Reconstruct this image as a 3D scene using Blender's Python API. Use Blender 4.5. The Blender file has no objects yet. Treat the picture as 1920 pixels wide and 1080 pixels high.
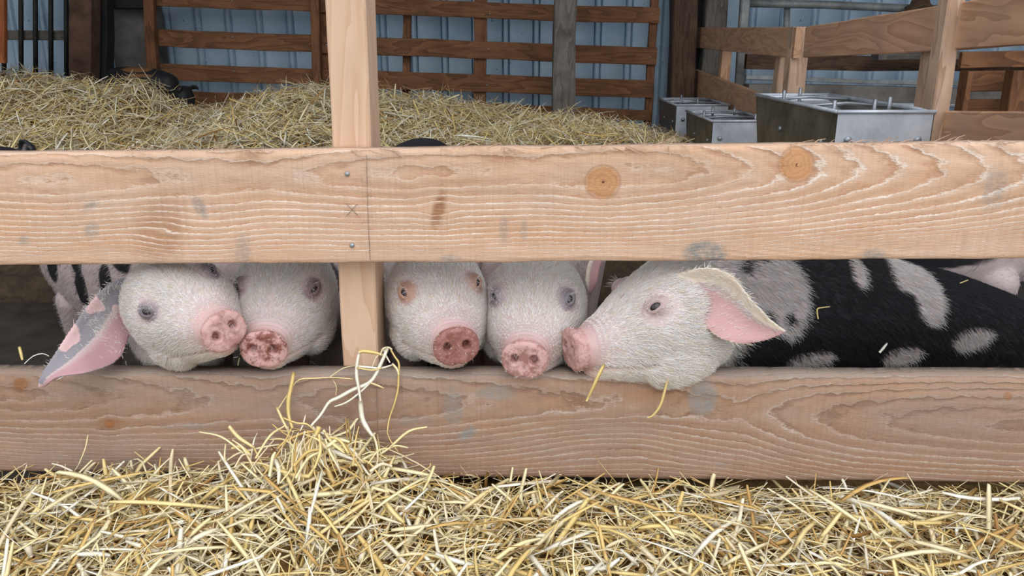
import bpy, bmesh, math, random
import numpy as np
from mathutils import Vector, Matrix, kdtree

random.seed(7)
rng = np.random.default_rng(11)
SC = bpy.context.scene
COL = SC.collection
R = math.radians

# ------------------------------------------------------------------ camera, world, light, exposure
F, CX, CY, PITCH, CAMH = 1500.0, 960.0, 540.0, R(17), 1.0
cam_d = bpy.data.cameras.new('camera')
cam_d.sensor_width = 36
cam_d.lens = F / 1920 * 36
cam_d.clip_start = 0.02
cam = bpy.data.objects.new('camera', cam_d)
cam.location = (0, 0, CAMH)
cam.rotation_euler = (math.pi / 2 - PITCH, 0, 0)
COL.objects.link(cam)
SC.camera = cam

w = bpy.data.worlds.new('overcast_sky')
SC.world = w
w.use_nodes = True
bg = w.node_tree.nodes['Background']
bg.inputs[0].default_value = (0.87, 0.94, 1.0, 1)
bg.inputs[1].default_value = 1.15
sun_d = bpy.data.lights.new('sun', 'SUN')
sun_d.energy = 0.9
sun_d.angle = R(60)
sun_d.color = (1.0, 0.98, 0.96)
sun = bpy.data.objects.new('sun', sun_d)
sun.rotation_euler = (R(40), R(8), 0)
COL.objects.link(sun)
SC.view_settings.view_transform = 'Standard'
SC.view_settings.look = 'None'
SC.view_settings.gamma = 1
SC.view_settings.use_curve_mapping = False
SC.view_settings.exposure = 0.42
SC.cycles.use_denoising = True
SC.cycles.max_bounces = 6
SC.cycles.diffuse_bounces = 4

# ------------------------------------------------------------------ geometry of the view (used to survey positions)
CF = np.array([0, math.cos(PITCH), -math.sin(PITCH)])
CU = np.array([0, math.sin(PITCH), math.cos(PITCH)])
CR = np.array([1.0, 0, 0])
C0 = np.array([0, 0, CAMH])
def ray(px, py):
    return CF * F + CR * (px - CX) + CU * (CY - py)
def P(px, py, Y):
    d = ray(px, py)
    return C0 + d * (Y / d[1])
def PX(px, py, X):
    d = ray(px, py)
    return C0 + d * (X / d[0])
FENCE_Y, FENCE_K = 1.30, -0.036
def PF(px, py, off=0.0):
    d = ray(px, py)
    return C0 + d * ((FENCE_Y + off) / (d[1] - FENCE_K * d[0]))

# ------------------------------------------------------------------ object helpers
def link(name, me, parent=None, mats=()):
    o = bpy.data.objects.new(name, me)
    COL.objects.link(o)
    for m in (mats if isinstance(mats, (list, tuple)) else [mats]):
        if m: me.materials.append(m)
    if parent: o.parent = parent
    return o
def tag(o, label=None, cat=None, group=None, kind=None):
    if label: o['label'] = label
    if cat: o['category'] = cat
    if group: o['group'] = group
    if kind: o['kind'] = kind
    return o
def empty(name, loc=(0, 0, 0), label=None, cat=None, group=None, kind=None):
    o = bpy.data.objects.new(name, None)
    o.empty_display_size = 0.05
    o.location = loc
    COL.objects.link(o)
    return tag(o, label, cat, group, kind)
def mesh_np(name, V, Fq, smooth=False):
    """V (n,3), Fq list of arrays (each m,k)"""
    me = bpy.data.meshes.new(name)
    V = np.asarray(V, dtype=np.float32)
    if not isinstance(Fq, list): Fq = [Fq]
    Fq = [np.asarray(f, dtype=np.int32) for f in Fq if len(f)]
    nl = sum(f.size for f in Fq); nf = sum(len(f) for f in Fq)
    me.vertices.add(len(V)); me.vertices.foreach_set('co', V.ravel())
    me.loops.add(nl); me.loops.foreach_set('vertex_index', np.concatenate([f.ravel() for f in Fq]))
    me.polygons.add(nf)
    tot = np.concatenate([np.full(len(f), f.shape[1]) for f in Fq])
    st = np.concatenate([[0], np.cumsum(tot)[:-1]])
    me.polygons.foreach_set('loop_start', st.astype(np.int32))
    if smooth: me.polygons.foreach_set('use_smooth', np.ones(nf, dtype=bool))
    me.update(calc_edges=True)
    me.validate()
    return me
def attr_f(me, name, vals, dom='POINT'):
    a = me.attributes.new(name, 'FLOAT', dom); a.data.foreach_set('value', np.asarray(vals, np.float32))
def attr_c(me, name, vals, dom='POINT'):
    a = me.attributes.new(name, 'FLOAT_COLOR', dom)
    v = np.ones((len(vals), 4), np.float32); v[:, :3] = vals
    a.data.foreach_set('color', v.ravel())
def frame_obj(o, A, ex, ez, parent=None):
    """place object with local X along ex, Z near ez, origin at A"""
    ex = Vector(ex).normalized(); ez = Vector(ez)
    ey = ez.cross(ex).normalized(); ez = ex.cross(ey).normalized()
    M = Matrix((ex, ey, ez)).transposed().to_4x4(); M.translation = Vector(A)
    if parent is not None: M = parent_world(parent).inverted() @ M
    o.matrix_local = M
def parent_world(p):
    M = p.matrix_basis.copy()
    while p.parent:
        p = p.parent; M = p.matrix_basis @ M
    return M
def box_me(name, L, W, H, bev=0.003, wob=0.0, seg=6):
    """rough sawn timber: length along x from 0..L, width along y, height along z, chamfered, slightly uneven"""
    bm = bmesh.new()
    nx = seg
    rings = []
    b = min(bev, W * .2, H * .2)
    for i in range(nx + 1):
        x = L * i / nx
        sh = 0
        dy, dz = (random.uniform(-wob, wob), random.uniform(-wob, wob))
        pts = [(-W/2 + b, -H/2), (W/2 - b, -H/2), (W/2, -H/2 + b), (W/2, H/2 - b), (W/2 - b, H/2), (-W/2 + b, H/2), (-W/2, H/2 - b), (-W/2, -H/2 + b)]
        rings.append([bm.verts.new((x, y + dy + random.uniform(-wob, wob) * .5, z + dz + random.uniform(-wob, wob) * .5)) for y, z in pts])
    for i in range(nx):
        for j in range(8):
            k = (j + 1) % 8
            bm.faces.new((rings[i][j], rings[i+1][j], rings[i+1][k], rings[i][k]))
    bm.faces.new(rings[0]); bm.faces.new(rings[-1][::-1])
    bmesh.ops.recalc_face_normals(bm, faces=bm.faces)
    me = bpy.data.meshes.new(name); bm.to_mesh(me); bm.free()
    return me
def beam(name, A, B, W, H, mat, parent=None, up=(0, 0, 1), bev=0.003, wob=0.001, seg=6):
    """timber from A to B: W is thickness (sideways), H height along up"""
    A = np.array(A, float); B = np.array(B, float)
    L = np.linalg.norm(B - A)
    o = link(name, box_me(name, L, W, H, bev, wob, seg), parent, mat)
    frame_obj(o, A, B - A, up, parent)
    return o
def tube_me(name, pts, rad, n=10, smooth=True):
    pts = np.array(pts, float); m = len(pts)
    rad = np.full(m, rad) if np.isscalar(rad) else np.array(rad)
    T = np.gradient(pts, axis=0); T /= np.linalg.norm(T, axis=1)[:, None]
    ref = np.array([0, 0, 1.0]) if abs(T[0, 2]) < .8 else np.array([1.0, 0, 0])
    V = []
    for i in range(m):
        s = np.cross(T[i], ref); s /= np.linalg.norm(s); u = np.cross(s, T[i])
        for k in range(n):
            a = 2 * math.pi * k / n
            V.append(pts[i] + rad[i] * (math.cos(a) * s + math.sin(a) * u))
    Q = [(i*n+k, i*n+(k+1) % n, (i+1)*n+(k+1) % n, (i+1)*n+k) for i in range(m-1) for k in range(n)]
    V += [pts[0], pts[-1]]
    T3 = [(m*n, (k+1) % n, k) for k in range(n)] + [(m*n+1, (m-1)*n+k, (m-1)*n+(k+1) % n) for k in range(n)]
    return mesh_np(name, V, [Q, T3], smooth)

# ------------------------------------------------------------------ materials
def srgb(r, g, b):
    f = lambda c: ((c/255 + .055)/1.055)**2.4 if c/255 > .04045 else c/255/12.92
    return (f(r), f(g), f(b), 1)
class NT:
    def __init__(self, name):
        self.m = bpy.data.materials.new(name); self.m.use_nodes = True
        self.t = self.m.node_tree; self.b = self.t.nodes['Principled BSDF']
    def n(self, typ, ins=None, **kw):
        nd = self.t.nodes.new(typ)
        for k, v in kw.items(): setattr(nd, k, v)
        for k, v in (ins or {}).items():
            if isinstance(v, bpy.types.NodeSocket): self.t.links.new(v, nd.inputs[k])
            else: nd.inputs[k].default_value = v
        return nd
    def set(self, **kw):
        for k, v in kw.items():
            k = k.replace('_', ' ')
            if isinstance(v, bpy.types.NodeSocket): self.t.links.new(v, self.b.inputs[k])
            else: self.b.inputs[k].default_value = v
    def math(self, op, a, b=0.0, c=0.0, clamp=False):
        nd = self.n('ShaderNodeMath', {0: a, 1: b, 2: c}, operation=op, use_clamp=clamp); return nd.outputs[0]
    def attr(self, name):
        return self.n('ShaderNodeAttribute', attribute_name=name)
    def coord(self, sc=(1, 1, 1), kind='Object', loc=(0, 0, 0)):
        tc = self.n('ShaderNodeTexCoord')
        return self.n('ShaderNodeMapping', {'Vector': tc.outputs[kind], 'Scale': sc, 'Location': loc}).outputs[0]
    def noise(self, vec, scale, detail=4, rough=.6, dist=0):
        return self.n('ShaderNodeTexNoise', {'Vector': vec, 'Scale': scale, 'Detail': detail, 'Roughness': rough, 'Distortion': dist}).outputs[0]
    def ramp(self, fac, stops, interp='LINEAR'):
        nd = self.n('ShaderNodeValToRGB', {0: fac}); cr = nd.color_ramp; cr.interpolation = interp
        while len(cr.elements) < len(stops): cr.elements.new(0.5)
        for e, (p, c) in zip(cr.elements, stops): e.position = p; e.color = c if len(c) == 4 else (*c, 1)
        return nd.outputs[0]
    def mix(self, fac, a, b, blend='MIX'):
        nd = self.n('ShaderNodeMix', data_type='RGBA', blend_type=blend)
        for i, v in ((0, fac), (6, a), (7, b)):
            if isinstance(v, bpy.types.NodeSocket): self.t.links.new(v, nd.inputs[i])
            else: nd.inputs[i].default_value = v
        return nd.outputs[2]
    def bump(self, h, strength=.3, dist=.002):
        self.set(Normal=self.n('ShaderNodeBump', {'Height': h, 'Strength': strength, 'Distance': dist}).outputs[0])
def g(v): return (v, v, v, 1)

def wood_mat(name, light, dark, grime=None, gr=0.35, rough=.75, ring=20):
    t = NT(name)
    inf = t.n('ShaderNodeObjectInfo').outputs['Random']
    tc = t.n('ShaderNodeTexCoord').outputs['Object']
    off = t.n('ShaderNodeCombineXYZ', {0: t.math('MULTIPLY', inf, 31.0), 1: t.math('MULTIPLY', inf, 7.0), 2: t.math('MULTIPLY', inf, 3.0)}).outputs[0]
    v = t.n('ShaderNodeVectorMath', {0: tc, 1: off}, operation='ADD').outputs[0]
    vs = t.n('ShaderNodeMapping', {'Vector': v, 'Scale': (0.9, 6, 6)}).outputs[0]
    warp = t.noise(vs, 1.6, 3, .5, .4)
    rings = t.math('FRACT', t.math('MULTIPLY', warp, ring / 2.2))
    fine = t.noise(t.n('ShaderNodeMapping', {'Vector': v, 'Scale': (6, 160, 160)}).outputs[0], 1.0, 4, .7)
    f = t.math('MULTIPLY_ADD', rings, .55, t.math('MULTIPLY', fine, .5))
    c = t.ramp(f, [(0.15, light), (.55, tuple(np.array(light) * .62 + np.array(dark) * .38)), (.95, dark)])
    blotch = t.noise(v, 7, 4, .6)
    c = t.mix(t.math('MULTIPLY', t.math('SUBTRACT', blotch, .42, clamp=True), 2.2 * gr, clamp=True), c, grime or g(.08))
    t.set(Base_Color=c, Roughness=rough)
    t.b.inputs['Specular IOR Level'].default_value = .2
    t.bump(f, .35, .0015)
    return t.m

def board_mat(name, line, tan, brown, fuzz, greyness):
    """rough sawn board: growth ring number comes as the attribute 'phase', distance from a knot as 'knot'"""
    t = NT(name)
    ph = t.attr('phase').outputs['Fac']; kn = t.attr('knot').outputs['Fac']
    st = t.attr('stain').outputs['Fac']; mk = t.attr('mark').outputs['Fac']
    tc = t.n('ShaderNodeTexCoord').outputs['Object']
    mp = lambda s: t.n('ShaderNodeMapping', {'Vector': tc, 'Scale': s}).outputs[0]
    wob = t.noise(mp((40, 40, 90)), 1.0, 4, .65)
    rag = t.noise(mp((130, 200, 420)), 1.0, 3, .7)
    p = t.math('ADD', ph, t.math('MULTIPLY', t.math('SUBTRACT', wob, .5), .55))
    p = t.math('ADD', p, t.math('MULTIPLY', t.math('SUBTRACT', rag, .5), .42))
    f = t.math('FRACT', p)
    tone = t.noise(mp((3, 9, 14)), 1.0, 4, .6)
    tanv = t.mix(t.math('MULTIPLY_ADD', tone, 2.4, -.75, clamp=True), tan, fuzz)
    prof = t.ramp(f, [(0, g(1)), (.07, g(.9)), (.15, g(.2)), (.45, g(.0)), (.90, g(.0)), (1, g(1))])
    dk = t.ramp(f, [(0, g(0)), (.62, g(0)), (.86, g(1)), (.93, g(.75)), (1, g(0))])
    lw = t.noise(mp((14, 30, 30)), 1.0, 3, .6)
    c = t.mix(t.math('MULTIPLY', dk, t.math('MULTIPLY_ADD', lw, 2.2, -.55, clamp=True)), tanv, brown)
    fib = t.noise(mp((60, 300, 700)), 1.0, 4, .75)
    lw2 = t.noise(mp((9, 50, 50)), 1.0, 3, .6)
    lf = t.math('MULTIPLY', prof, t.math('MULTIPLY_ADD', lw2, 2.6, -.6, clamp=True))
    torn = t.math('MULTIPLY_ADD', ph, -.5, 2.1, clamp=True)
    lf = t.math('MULTIPLY', lf, t.math('MULTIPLY_ADD', torn, -.55, 1.0))
    c = t.mix(lf, c, line)
    tear = t.noise(mp((70, 120, 260)), 1.0, 5, .8, 1.2)
    c = t.mix(t.math('MULTIPLY', torn, t.math('MULTIPLY_ADD', tear, 5.0, -2.7, clamp=True)), c, fuzz)
    c = t.mix(t.math('MULTIPLY', t.math('MULTIPLY', torn, .8), t.math('MULTIPLY_ADD', tear, -6.0, 2.4, clamp=True)), c, brown)
    c = t.mix(t.math('MULTIPLY_ADD', fib, .9, -.28, clamp=True), c, fuzz)
    # saw marks, faint uprights across the board
    saw = t.noise(mp((220, 3, 6)), 1.0, 3, .6)
    c = t.mix(t.math('MULTIPLY_ADD', saw, .6, -.25, clamp=True), c, tuple(np.array(brown) * .9))
    # knots
    krg = t.math('FRACT', t.math('MULTIPLY_ADD', kn, 3.3, t.math('MULTIPLY', wob, 2.4)))
    kc = t.ramp(krg, [(0, tuple(np.array(tan) * np.array([.98, .88, .74, 1]))), (.6, tuple(np.array(tan) * np.array([.93, .8, .64, 1]))), (1, tuple(np.array(tan) * np.array([.84, .67, .5, 1])))])
    core = t.math('LESS_THAN', t.math('ADD', kn, t.math('MULTIPLY', rag, .5)), .33)
    kc = t.mix(core, kc, srgb(96, 55, 28))
    ink = t.math('MULTIPLY_ADD', t.math('ADD', kn, t.math('MULTIPLY', t.math('SUBTRACT', wob, .5), .3)), -7.0, 7.0, clamp=True)
    c = t.mix(ink, c, kc)
    edge = t.ramp(t.math('MULTIPLY', kn, .5), [(0, g(0)), (.44, g(0)), (.5, g(.5)), (.56, g(0)), (1, g(0))])
    c = t.mix(edge, c, brown)
    # orange-brown rubbed marks, blue-grey dirt
    c = t.mix(t.math('MULTIPLY', t.math('MULTIPLY', mk, t.math('SUBTRACT', 1.05, prof, clamp=True)), t.math('MULTIPLY_ADD', fib, 1.6, -.1, clamp=True)), c, srgb(140, 88, 45))
    rs = t.noise(mp((120, 120, 160)), 1.0, 4, .7)
    c = t.mix(t.math('MULTIPLY', st, t.math('MULTIPLY_ADD', rs, 2.8, -.7, clamp=True)), c, srgb(140, 140, 138))
    gz = t.noise(mp((2.2, 4, 6)), 1.0, 6, .7)
    c = t.mix(t.math('MULTIPLY', t.math('MULTIPLY_ADD', gz, 3, -1.35, clamp=True), greyness), c, srgb(150, 140, 132))
    t.set(Base_Color=c, Roughness=.85)
    t.b.inputs['Specular IOR Level'].default_value = .15
    h = t.math('ADD', t.math('MULTIPLY', prof, .8), t.math('MULTIPLY', fib, .7))
    h = t.math('ADD', h, t.math('MULTIPLY', rag, .5))
    h = t.math('ADD', h, t.math('MULTIPLY', t.math('MULTIPLY', torn, tear), 1.6))
    t.bump(h, .6, .0022)
    return t.m

M = {}
M['upper'] = board_mat('pale_sawn_larch', srgb(246, 232, 220), srgb(210, 166, 131), srgb(172, 121, 86), srgb(222, 187, 163), .3)
M['lower'] = board_mat('weathered_sawn_larch', srgb(196, 176, 162), srgb(172, 128, 98), srgb(122, 86, 64), srgb(170, 144, 126), .6)
M['post'] = wood_mat('pale_post_wood', srgb(216, 184, 158), srgb(198, 158, 128), srgb(160, 134, 116), .25)
M['gate'] = wood_mat('gate_wood', srgb(140, 96, 66), srgb(84, 55, 38), srgb(70, 45, 30), .7)
M['sidewood'] = wood_mat('side_fence_wood', srgb(204, 160, 128), srgb(160, 118, 90), srgb(140, 124, 112), .5)
M['sidepost'] = wood_mat('side_post_wood', srgb(205, 172, 146), srgb(160, 124, 98), srgb(120, 112, 106), .6)
M['darkwood'] = wood_mat('dark_old_wood', srgb(110, 84, 66), srgb(60, 44, 34), srgb(40, 36, 34), .8)
M['greywood'] = wood_mat('grey_weathered_wood', srgb(128, 120, 112), srgb(84, 78, 72), srgb(60, 56, 54), .8)
M['orangewood'] = wood_mat('orange_stained_wood', srgb(158, 92, 54), srgb(110, 58, 32), srgb(60, 38, 28), .5)

def plain(name, c1, c2, scale=12, rough=.7, metal=0.0, bump=.2, stops=(.35, .65), detail=5, bd=.002):
    t = NT(name)
    v = t.coord()
    nz = t.noise(v, scale, detail, .65)
    t.set(Base_Color=t.ramp(nz, [(stops[0], c1), (stops[1], c2)]), Roughness=rough, Metallic=metal)
    t.bump(t.noise(v, scale * 6, 3), bump, bd)
    return t.m
M['clad'] = None
t = NT('blue_cladding')
v = t.coord()
nz = t.noise(v, 3, 6, .7); sp = t.noise(v, 45, 3, .6)
c = t.ramp(nz, [(.3, srgb(168, 196, 222)), (.7, srgb(200, 220, 236))])
c = t.mix(t.math('MULTIPLY', t.math('GREATER_THAN', sp, .69), .8), c, srgb(40, 44, 50))
run = t.noise(t.coord((30, 1, .8)), 1, 4, .6)
c = t.mix(t.math('MULTIPLY_ADD', run, 1.2, -.72, clamp=True), c, srgb(110, 126, 142))
t.set(Base_Color=c, Roughness=.55)
M['clad'] = t.m
M['concrete'] = plain('stained_concrete', srgb(88, 82, 78), srgb(128, 122, 116), 5, .9)
M['floor_shade'] = plain('shade_dark_floor', srgb(34, 29, 25), srgb(62, 53, 44), 7, .8)  # near-black tone that puts the shade among the pigs into the colour
M['ground'] = plain('trodden_ground', srgb(70, 62, 52), srgb(112, 100, 84), 6, .95)
M['roof'] = plain('shade_roof_sheet', srgb(70, 66, 64), srgb(100, 96, 92), 3, .9)
M['galv'] = plain('galvanised_steel', srgb(128, 132, 138), srgb(168, 172, 178), 14, .45, .7, .1)
M['dullpipe'] = plain('dull_pipe', srgb(120, 122, 122), srgb(160, 160, 158), 14, .6, .3, .2)
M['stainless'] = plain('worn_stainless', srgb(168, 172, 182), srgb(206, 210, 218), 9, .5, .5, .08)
M['stainless_shaded'] = plain('side_shade_stainless', srgb(92, 84, 70), srgb(140, 134, 124), 7, .45, .7, .1)  # darker copy for the feeder sides, their dark reflection put into the colour
M['rust'] = plain('rusted_column', srgb(74, 52, 40), srgb(112, 84, 66), 10, .85)
M['black'] = plain('black_tarred', srgb(22, 20, 20), srgb(38, 35, 34), 8, .8)
M['blackbar'] = plain('dark_iron_bar', srgb(34, 32, 32), srgb(58, 54, 52), 20, .6, .4)
M['pencil'] = plain('pencil_line', srgb(104, 90, 84), srgb(140, 120, 108), 60, .9)
M['screw'] = plain('zinc_screw', srgb(120, 124, 130), srgb(180, 184, 190), 60, .4, .8)

def straw_mat(name, per_object):
    t = NT(name)
    if per_object:
        r = t.n('ShaderNodeObjectInfo').outputs['Random']
    else:
        r = t.attr('tone').outputs['Fac']
    c = t.ramp(r, [(0, srgb(164, 120, 70)), (.12, srgb(206, 166, 100)), (.28, srgb(230, 202, 132)), (.48, srgb(242, 228, 182)), (.66, srgb(231, 213, 178)), (.82, srgb(252, 249, 235)), (.92, srgb(246, 238, 214)), (1, srgb(228, 204, 136))])
    nz = t.noise(t.coord(), 90, 3, .6)
    c = t.mix(t.math('MULTIPLY_ADD', nz, 1.0, -.5, clamp=True), c, srgb(190, 148, 92))
    t.set(Base_Color=c, Roughness=.5)
    t.b.inputs['Specular IOR Level'].default_value = .35
    return t.m
M['straw'] = straw_mat('straw_mass', False)
M['stalk'] = straw_mat('straw_stalks', True)
M['strawbed'] = plain('matted_straw', srgb(92, 66, 36), srgb(164, 126, 72), 45, .95, 0, .8, (.3, .7), 6, .006)
M['bed_shade'] = plain('shaded_bed_straw', srgb(40, 31, 22), srgb(78, 62, 42), 30, .95, 0, .8, (.3, .7), 6, .006)  # darker copy of the matted straw, shade painted into the colour
M['strawbed_in'] = plain('matted_straw_inside', srgb(110, 82, 44), srgb(176, 138, 80), 40, .95, 0, .8, (.3, .7), 6, .006)

# pig skin: colour from attribute, mud on the snout
t = NT('pig_skin')
c = t.attr('col').outputs['Color']; dsc = t.attr('mud').outputs['Fac']
v = t.coord()
n1 = t.noise(v, 110, 4, .7); n2 = t.noise(v, 38, 4, .65)
mudf = t.math('MULTIPLY', dsc, t.math('MULTIPLY_ADD', t.math('ADD', n1, n2), 5.0, -4.7, clamp=True), clamp=True)
c = t.mix(mudf, c, srgb(110, 66, 52))
redf = t.math('MULTIPLY', dsc, t.math('MULTIPLY_ADD', n2, 2.5, -1.0, clamp=True))
c = t.mix(t.math('MULTIPLY', redf, .4), c, srgb(172, 104, 96))
t.set(Base_Color=c, Roughness=.55)
t.b.inputs['Subsurface Weight'].default_value = 0.0
t.b.inputs['Specular IOR Level'].default_value = .3
wr = t.n('ShaderNodeTexVoronoi', {'Vector': v, 'Scale': 260.0}).outputs[0]
t.bump(t.math('ADD', t.math('MULTIPLY', n1, 1.0), t.math('MULTIPLY', wr, .5)), .35, .0015)
M['skin'] = t.m
t = NT('pig_bristle')
t.set(Base_Color=t.attr('hcol').outputs['Color'], Roughness=.45)
t.b.inputs['Specular IOR Level'].default_value = .25
M['hair'] = t.m
t = NT('pig_eye'); nz = t.noise(t.coord(), 60, 2)
t.set(Base_Color=t.ramp(nz, [(.4, srgb(22, 16, 18)), (.7, srgb(58, 44, 48))]), Roughness=.08)
M['eye'] = t.m

# ------------------------------------------------------------------ the setting: barn shell and ground
WALL_Y, GATE_Y = 5.45, 5.0
def slab(name, x0, x1, y0, y1, z0, z1, mat, kind='structure'):
    me = box_me(name, x1 - x0, y1 - y0, z1 - z0, .004, 0, 2)
    o = link(name, me, None, mat); o.location = (x0, (y0 + y1) / 2, (z0 + z1) / 2)
    return tag(o, kind=kind)
slab('floor', -7, 7, -6, 8, -.2, 0, M['ground'])
slab('shade_roof', -5.2, 5.2, 2.15, 6.2, 2.95, 3.05, M['roof'])  # unseen roof added to shade the interior, front edge set for the light
slab('pen_shade_floor', -5, 5, 1.40, 5.44, 0, .008, M['floor_shade'])  # dark sheet over the ground, standing in for shade behind the fence
slab('wall_left', -5.1, -5.0, 1.4, 5.8, 0, 2.95, M['concrete'])
slab('wall_right', 5.0, 5.1, 1.4, 5.8, 0, 2.95, M['concrete'])
wall = empty('wall_back', (0, WALL_Y, 0), kind='structure')
def sheet_profile(x0, n, pitch):
    pts = []
    for i in range(n):
        a = x0 + i * pitch
        pts += [(a, 0), (a + pitch * .70, 0), (a + pitch * .71, .09), (a + pitch * .755, .09), (a + pitch * .765, -.012), (a + pitch * .905, -.012), (a + pitch * .915, .09), (a + pitch * .955, .09), (a + pitch * .965, 0)]
    pts.append((x0 + n * pitch, 0))
    return pts
pitch = .1995
for k in range(10):
    pr = sheet_profile(0, 5, pitch)
    V = []
    for x, y in pr: V += [(x, y, 0), (x, y, 2.94)]
    for x, y in pr: V += [(x, y + .004, 0), (x, y + .004, 2.94)]
    m = len(pr); Q = []
    for i in range(m - 1):
        Q.append((2*i, 2*i+2, 2*i+3, 2*i+1)); o2 = 2*m
        Q.append((o2+2*i, o2+2*i+1, o2+2*i+3, o2+2*i+2))
    me = mesh_np('cladding_sheet', V, [np.array(Q)])
    s = link('cladding_sheet', me, wall, M['clad'])
    s.location = (-5.0 + k * 5 * pitch + .005, 0 if k % 2 else .003, .0)

# ------------------------------------------------------------------ slatted gates against the blue wall
def gate(label, slats, uprights, Y, group=None):
    """slats: pixel lines (x0, yt0, yb0, x1, yt1, yb1); uprights: (x_top, y_top, x_bot, y_bot, width px)"""
    base = P(slats[0][0], 200, Y); base[2] = .3
    e = empty('slat_gate', base, label, 'gate', group)
    for (x0, a0, b0, x1, a1, b1) in slats:
        A = (P(x0, a0, Y) + P(x0, b0, Y)) / 2; B = (P(x1, a1, Y) + P(x1, b1, Y)) / 2
        H = np.linalg.norm(P(x0, a0, Y) - P(x0, b0, Y))
        s = beam('slat', A, B, .024, H, M['gate'], e, wob=.0025, seg=9)
        nails = 3
        for fr in (.02, .5, .98):
            q = A + (B - A) * fr
            n = link('nail', tube_me('nail', [(0, 0, 0), (0, -.004, 0)], .005, 8), s, M['screw'])
            n.matrix_local = parent_world(s).inverted() @ Matrix.Translation(Vector(q + np.array([0, -.0125, random.uniform(-.02, .02)])))
    for (xt, yt, xb, yb, wpx, dy) in uprights:
        A = P(xb, yb, Y + dy); B = P(xt, yt, Y + dy)
        beam('upright', A, B, wpx / F * (Y + .2), .05, M['gate'], e, up=(0, 1, 0), wob=.002)
    return e
gate('left slatted timber gate against the blue wall, behind the sleeping pig',
     [(262, -60, -36, 612, -50, -26), (268, -24, 11, 604, -14, 23), (274, 54, 86, 602, 66, 98), (280, 118, 148, 600, 130, 160), (286, 168, 204, 598, 180, 216)],
     [(277, -66, 292, 214, 17, -.04), (590, -50, 596, 222, 15, -.04)], GATE_Y)
gate('right slatted timber gate against the blue wall, behind the dark rough pillar',
     [(600, -60, -28, 1240, -52, -20), (600, -6, 24, 1236, 13, 47), (600, 66, 99, 1231, 91, 121), (602, 129, 162, 1223, 153, 182), (604, 180, 200, 1219, 202, 232)],
     [(606, -60, 612, 210, 18, .04), (764, -60, 762, 210, 13, .10), (903, -60, 899, 215, 22, .04), (1230, -60, 1214, 235, 13, .04)], GATE_Y)

def post(name, label, cat, x0, x1, ytop, ybot, Y, depth, mat, xb0=None, xb1=None, wob=.004):
    xb0 = x0 if xb0 is None else xb0; xb1 = x1 if xb1 is None else xb1
    A = P((xb0 + xb1) / 2, ybot, Y); B = P((x0 + x1) / 2, ytop, Y)
    A = A + (A - B) / np.linalg.norm(A - B) * .0
    Wd = np.linalg.norm(P(xb1, ybot, Y) - P(xb0, ybot, Y))
    d = (B - A) / np.linalg.norm(B - A)
    if A[2] > 0: A = A - d * (A[2] / d[2])
    B = B + d * max(0, (2.94 - B[2]))
    A = A + np.array([0, depth / 2, 0]); B = B + np.array([0, depth / 2, 0])
    o = beam(name, A, B, Wd, depth, mat, None, up=(0, 1, 0), bev=.008, wob=wob, seg=14)
    if label: tag(o, label, cat)
    return o
post('rough_pillar', 'dark grey rough-hewn pillar standing in front of the right slatted gate', 'pillar', 1040, 1087, 0, 215, 4.6, .13, M['greywood'], 1037, 1078, .007)
post('steel_column', 'brown rusted column at the left, beside the vertical iron bars', 'column', 128, 168, 0, 165, 4.7, .12, M['rust'])
post('tarred_column', 'black flat column right behind the brown rusted one', 'column', 166, 198, 0, 170, 4.85, .1, M['black'], 168, 200)
post('corner_column', 'dark column in the far corner beside the blue wall end', 'column', 1262, 1312, 0, 240, 5.15, .14, M['darkwood'], 1255, 1300)
post('grey_timber_column', 'broad grey-brown timber column behind the far end of the side fence', 'column', 1318, 1370, 0, 240, 5.25, .12, M['greywood'], 1312, 1352)
post('steel_post', 'narrow galvanised post right of the broad grey-brown column', 'post', 1390, 1408, 0, 160, 5.1, .05, M['dullpipe'], 1380, 1397, .001)
post('black_column_strip', 'thin black column between the corner column and the grey-brown timber one', 'column', 1306, 1320, 0, 240, 5.35, .08, M['black'])

# concrete stub wall behind the sleeping pig
o = slab('stub_wall', P(199, 0, 5.1)[0], P(276, 0, 5.1)[0], 5.1, 5.3, 0, 1.25, M['concrete'], None)
o['label'] = 'grey stained concrete stub wall between the black column and left gate'; o['category'] = 'wall stub'
o = slab('lintel_beam', P(199, 0, 5.0)[0], P(280, 0, 5.0)[0], 4.98, 5.09, P(0, 16, 5.0)[2], P(0, -30, 5.0)[2], M['black'], None)
o['label'] = 'short black beam across the top of the concrete stub wall'; o['category'] = 'beam'

# barred gate at far left
Yb = 4.95
e = empty('bar_gate', P(80, 200, Yb), 'iron bar gate with dark vertical bars at far left', 'gate')
for xa in (8, 40, 67, 96, 125):
    A = P(xa, 190, Yb); B = P(xa - 1, -60, Yb)
    o = link('bar', tube_me('bar', [A, (A + B) / 2, B], .0135, 10), None, M['blackbar']); o.parent = e
    o.matrix_local = Matrix.Translation(-Vector(e.location))
for ya, th in ((66, .055), (-40, .05)):
    A = P(-40, ya, Yb + .03); B = P(140, ya, Yb + .03)
    beam('cross_rail', A, B, .03, th, M['greywood'], e)
A = P(10, -120, 4.0); B = P(10, 100, 4.0)
o = beam('hanging_board', A, B, .03, .5, M['orangewood'], None, up=(1, 0, 0))
o.location.x = P(20, 0, 4.0)[0] - .225
tag(o, 'orange-brown board end hanging at the top left corner of the picture', 'board')

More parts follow.
